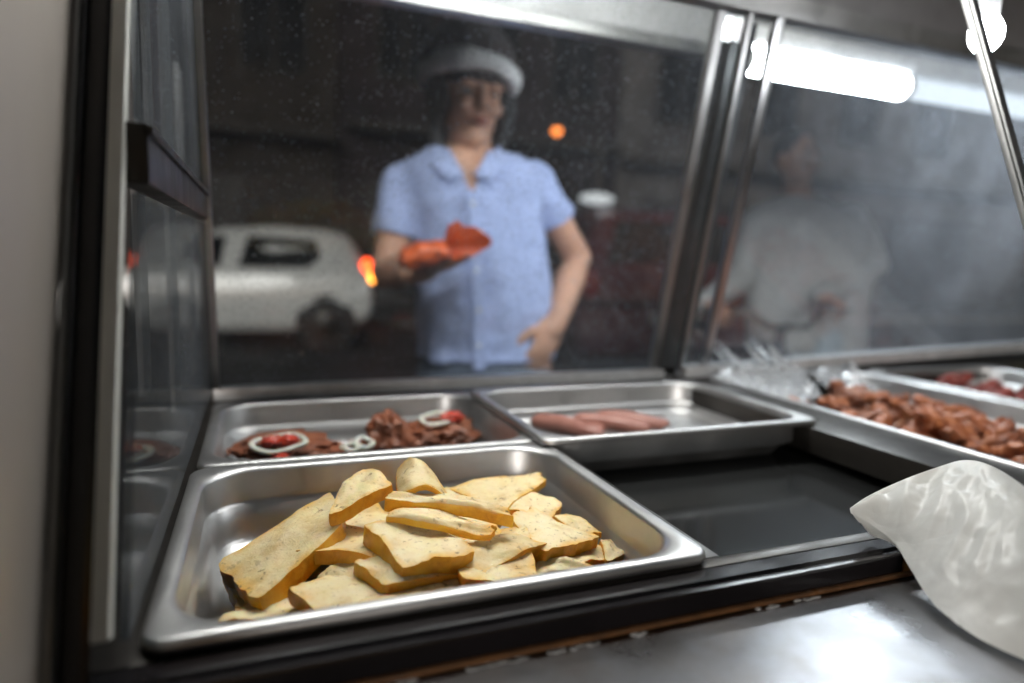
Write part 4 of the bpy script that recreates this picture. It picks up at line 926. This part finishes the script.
M['brick'] = brickmat('dark brick', (.024, .012, .01), (.018, .010, .008), (.02, .018, .017)); M['plaster'] = pbr('stained ochre plaster', (.022, .016, .011), .85, 0, 1.5, .5); M['plaster2'] = pbr('dark plum plaster', (.014, .007, .008), .85, 0, 1.2, .5)
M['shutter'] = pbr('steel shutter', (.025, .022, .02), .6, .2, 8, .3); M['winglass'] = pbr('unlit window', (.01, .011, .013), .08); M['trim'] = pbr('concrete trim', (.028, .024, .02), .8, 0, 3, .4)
def building(label, x0, x1, h, mat, wins, shut, ledge, Y=14.02):
    t = thing('shop_building', label, 'building', ((x0+x1)/2, Y+4, GZ), 'dark buildings across the street')
    bm = bmesh.new(); box(bm, (x0, Y, GZ), (x1, Y+8, h)); link('wall', bm, mat, t, False)
    bm = bmesh.new(); box(bm, (x0-.05, Y-.1, h), (x1+.05, Y+8.1, h+.25), .02); link('parapet', bm, M['trim'], t, False)
    if ledge: bm = bmesh.new(); box(bm, (x0+.1, Y-.75, ledge), (x1-.1, Y-.005, ledge+.16), .01); link('ledge', bm, M['trim'], t, False)
    for wx, wz, w, hh in wins:
        bm = bmesh.new()
        for a, b in (((wx-w/2-.08, wz-.08), (wx+w/2+.08, wz)), ((wx-w/2-.08, wz+hh), (wx+w/2+.08, wz+hh+.08)), ((wx-w/2-.08, wz+.002), (wx-w/2, wz+hh-.002)), ((wx+w/2, wz+.002), (wx+w/2+.08, wz+hh-.002)), ((wx-.03, wz+.002), (wx+.03, wz+hh-.002))): box(bm, (a[0], Y-.06, a[1]), (b[0], Y-.003, b[1]))
        f = link('window', bm, M['trim'], t, False); bm = bmesh.new(); box(bm, (wx-w/2+.002, Y-.03, wz+.002), (wx+w/2-.002, Y-.004, wz+hh-.002)); link('pane', bm, M['winglass'], f, False)
    for s0, s1, sh in shut:
        bm = bmesh.new(); n = int(sh/.1)
        for k in range(n): box(bm, (s0, Y-.07+.02*(k % 2), GZ+.14+k*.1), (s1, Y-.004, GZ+.14+k*.1+.098))
        link('shutter', bm, M['shutter'], t, False)
    return t
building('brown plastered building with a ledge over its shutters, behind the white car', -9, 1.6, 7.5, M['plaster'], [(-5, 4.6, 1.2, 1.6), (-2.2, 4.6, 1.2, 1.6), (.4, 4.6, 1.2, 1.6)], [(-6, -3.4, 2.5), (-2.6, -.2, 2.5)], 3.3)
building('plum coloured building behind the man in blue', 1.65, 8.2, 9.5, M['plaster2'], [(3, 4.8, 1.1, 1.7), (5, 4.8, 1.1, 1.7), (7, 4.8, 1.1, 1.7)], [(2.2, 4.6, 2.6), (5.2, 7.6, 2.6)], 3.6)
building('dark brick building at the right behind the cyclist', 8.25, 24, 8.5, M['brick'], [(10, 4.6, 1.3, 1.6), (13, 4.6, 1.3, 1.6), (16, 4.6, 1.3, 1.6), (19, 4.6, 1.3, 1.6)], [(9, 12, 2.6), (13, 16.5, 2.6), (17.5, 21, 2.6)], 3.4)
lp = ay(557, 131, 10.9)
M['lampglow'] = emission('amber street lamp', (1, .25, .045), 2.6)
sl_ = thing('street_lamp', 'street lamp with a small orange glow to the right of the man in blue', 'street lamp', (lp.x+.9, 10.9, GZ+.13))
bm = bmesh.new(); tube(bm, smooth_path([(lp.x+.9, 10.9, GZ+.13), (lp.x+.9, 10.9, 2.2), (lp.x+.9, 10.9, lp.z-.1), (lp.x+.6, 10.9, lp.z+.22), (lp.x+.1, 10.9, lp.z+.16)], 6), [.06-.0012*i for i in range(25)], 12); link('post', bm, M['blackmetal'], sl_)
bm = bmesh.new(); ell(bm, lp+Vector((0, 0, .10)), (.2, .12, .07), 16); link('lamp_head', bm, M['blackmetal'], sl_)
bm = bmesh.new(); ell(bm, lp, (.085, .085, .075), 16); link('lamp_glass', bm, M['lampglow'], sl_)

# ------------------------------------------------------------------ night light
w = bpy.data.worlds.new('World'); sc.world = w; w.use_nodes = True; nt = w.node_tree
bg = nt.nodes['Background']; sky = nt.nodes.new('ShaderNodeTexSky'); sky.sky_type = 'NISHITA'; sky.sun_disc = False
SE, SA = R(13), R(-158)          # low fill light added from behind the cart, on the left
sky.sun_elevation = R(2); sky.sun_rotation = SA
nt.links.new(sky.outputs[0], bg.inputs[0]); bg.inputs[1].default_value = .02
sun = bpy.data.lights.new('fill_sun', 'SUN'); sun.energy = .75; sun.angle = R(20); sun.color = (1, .96, .91)
so = bpy.data.objects.new('fill_sun', sun); COL.objects.link(so); so['kind'] = 'helper' if False else 'structure'
d = Vector((math.sin(SA)*math.cos(SE), math.cos(SA)*math.cos(SE), math.sin(SE))); so.rotation_euler = d.to_track_quat('Z', 'Y').to_euler(); so.location = (0, 0, 30)

sc.render.engine = 'CYCLES'
sc.view_settings.view_transform = 'Standard'; sc.view_settings.look = 'None'; sc.view_settings.exposure = .75; sc.view_settings.gamma = 1; sc.view_settings.use_curve_mapping = False
c = sc.cycles; c.use_denoising = True; c.max_bounces = 10; c.transparent_max_bounces = 24; c.glossy_bounces = 6; c.diffuse_bounces = 4; c.sample_clamp_indirect = 4; c.caustics_reflective = False; c.caustics_refractive = False
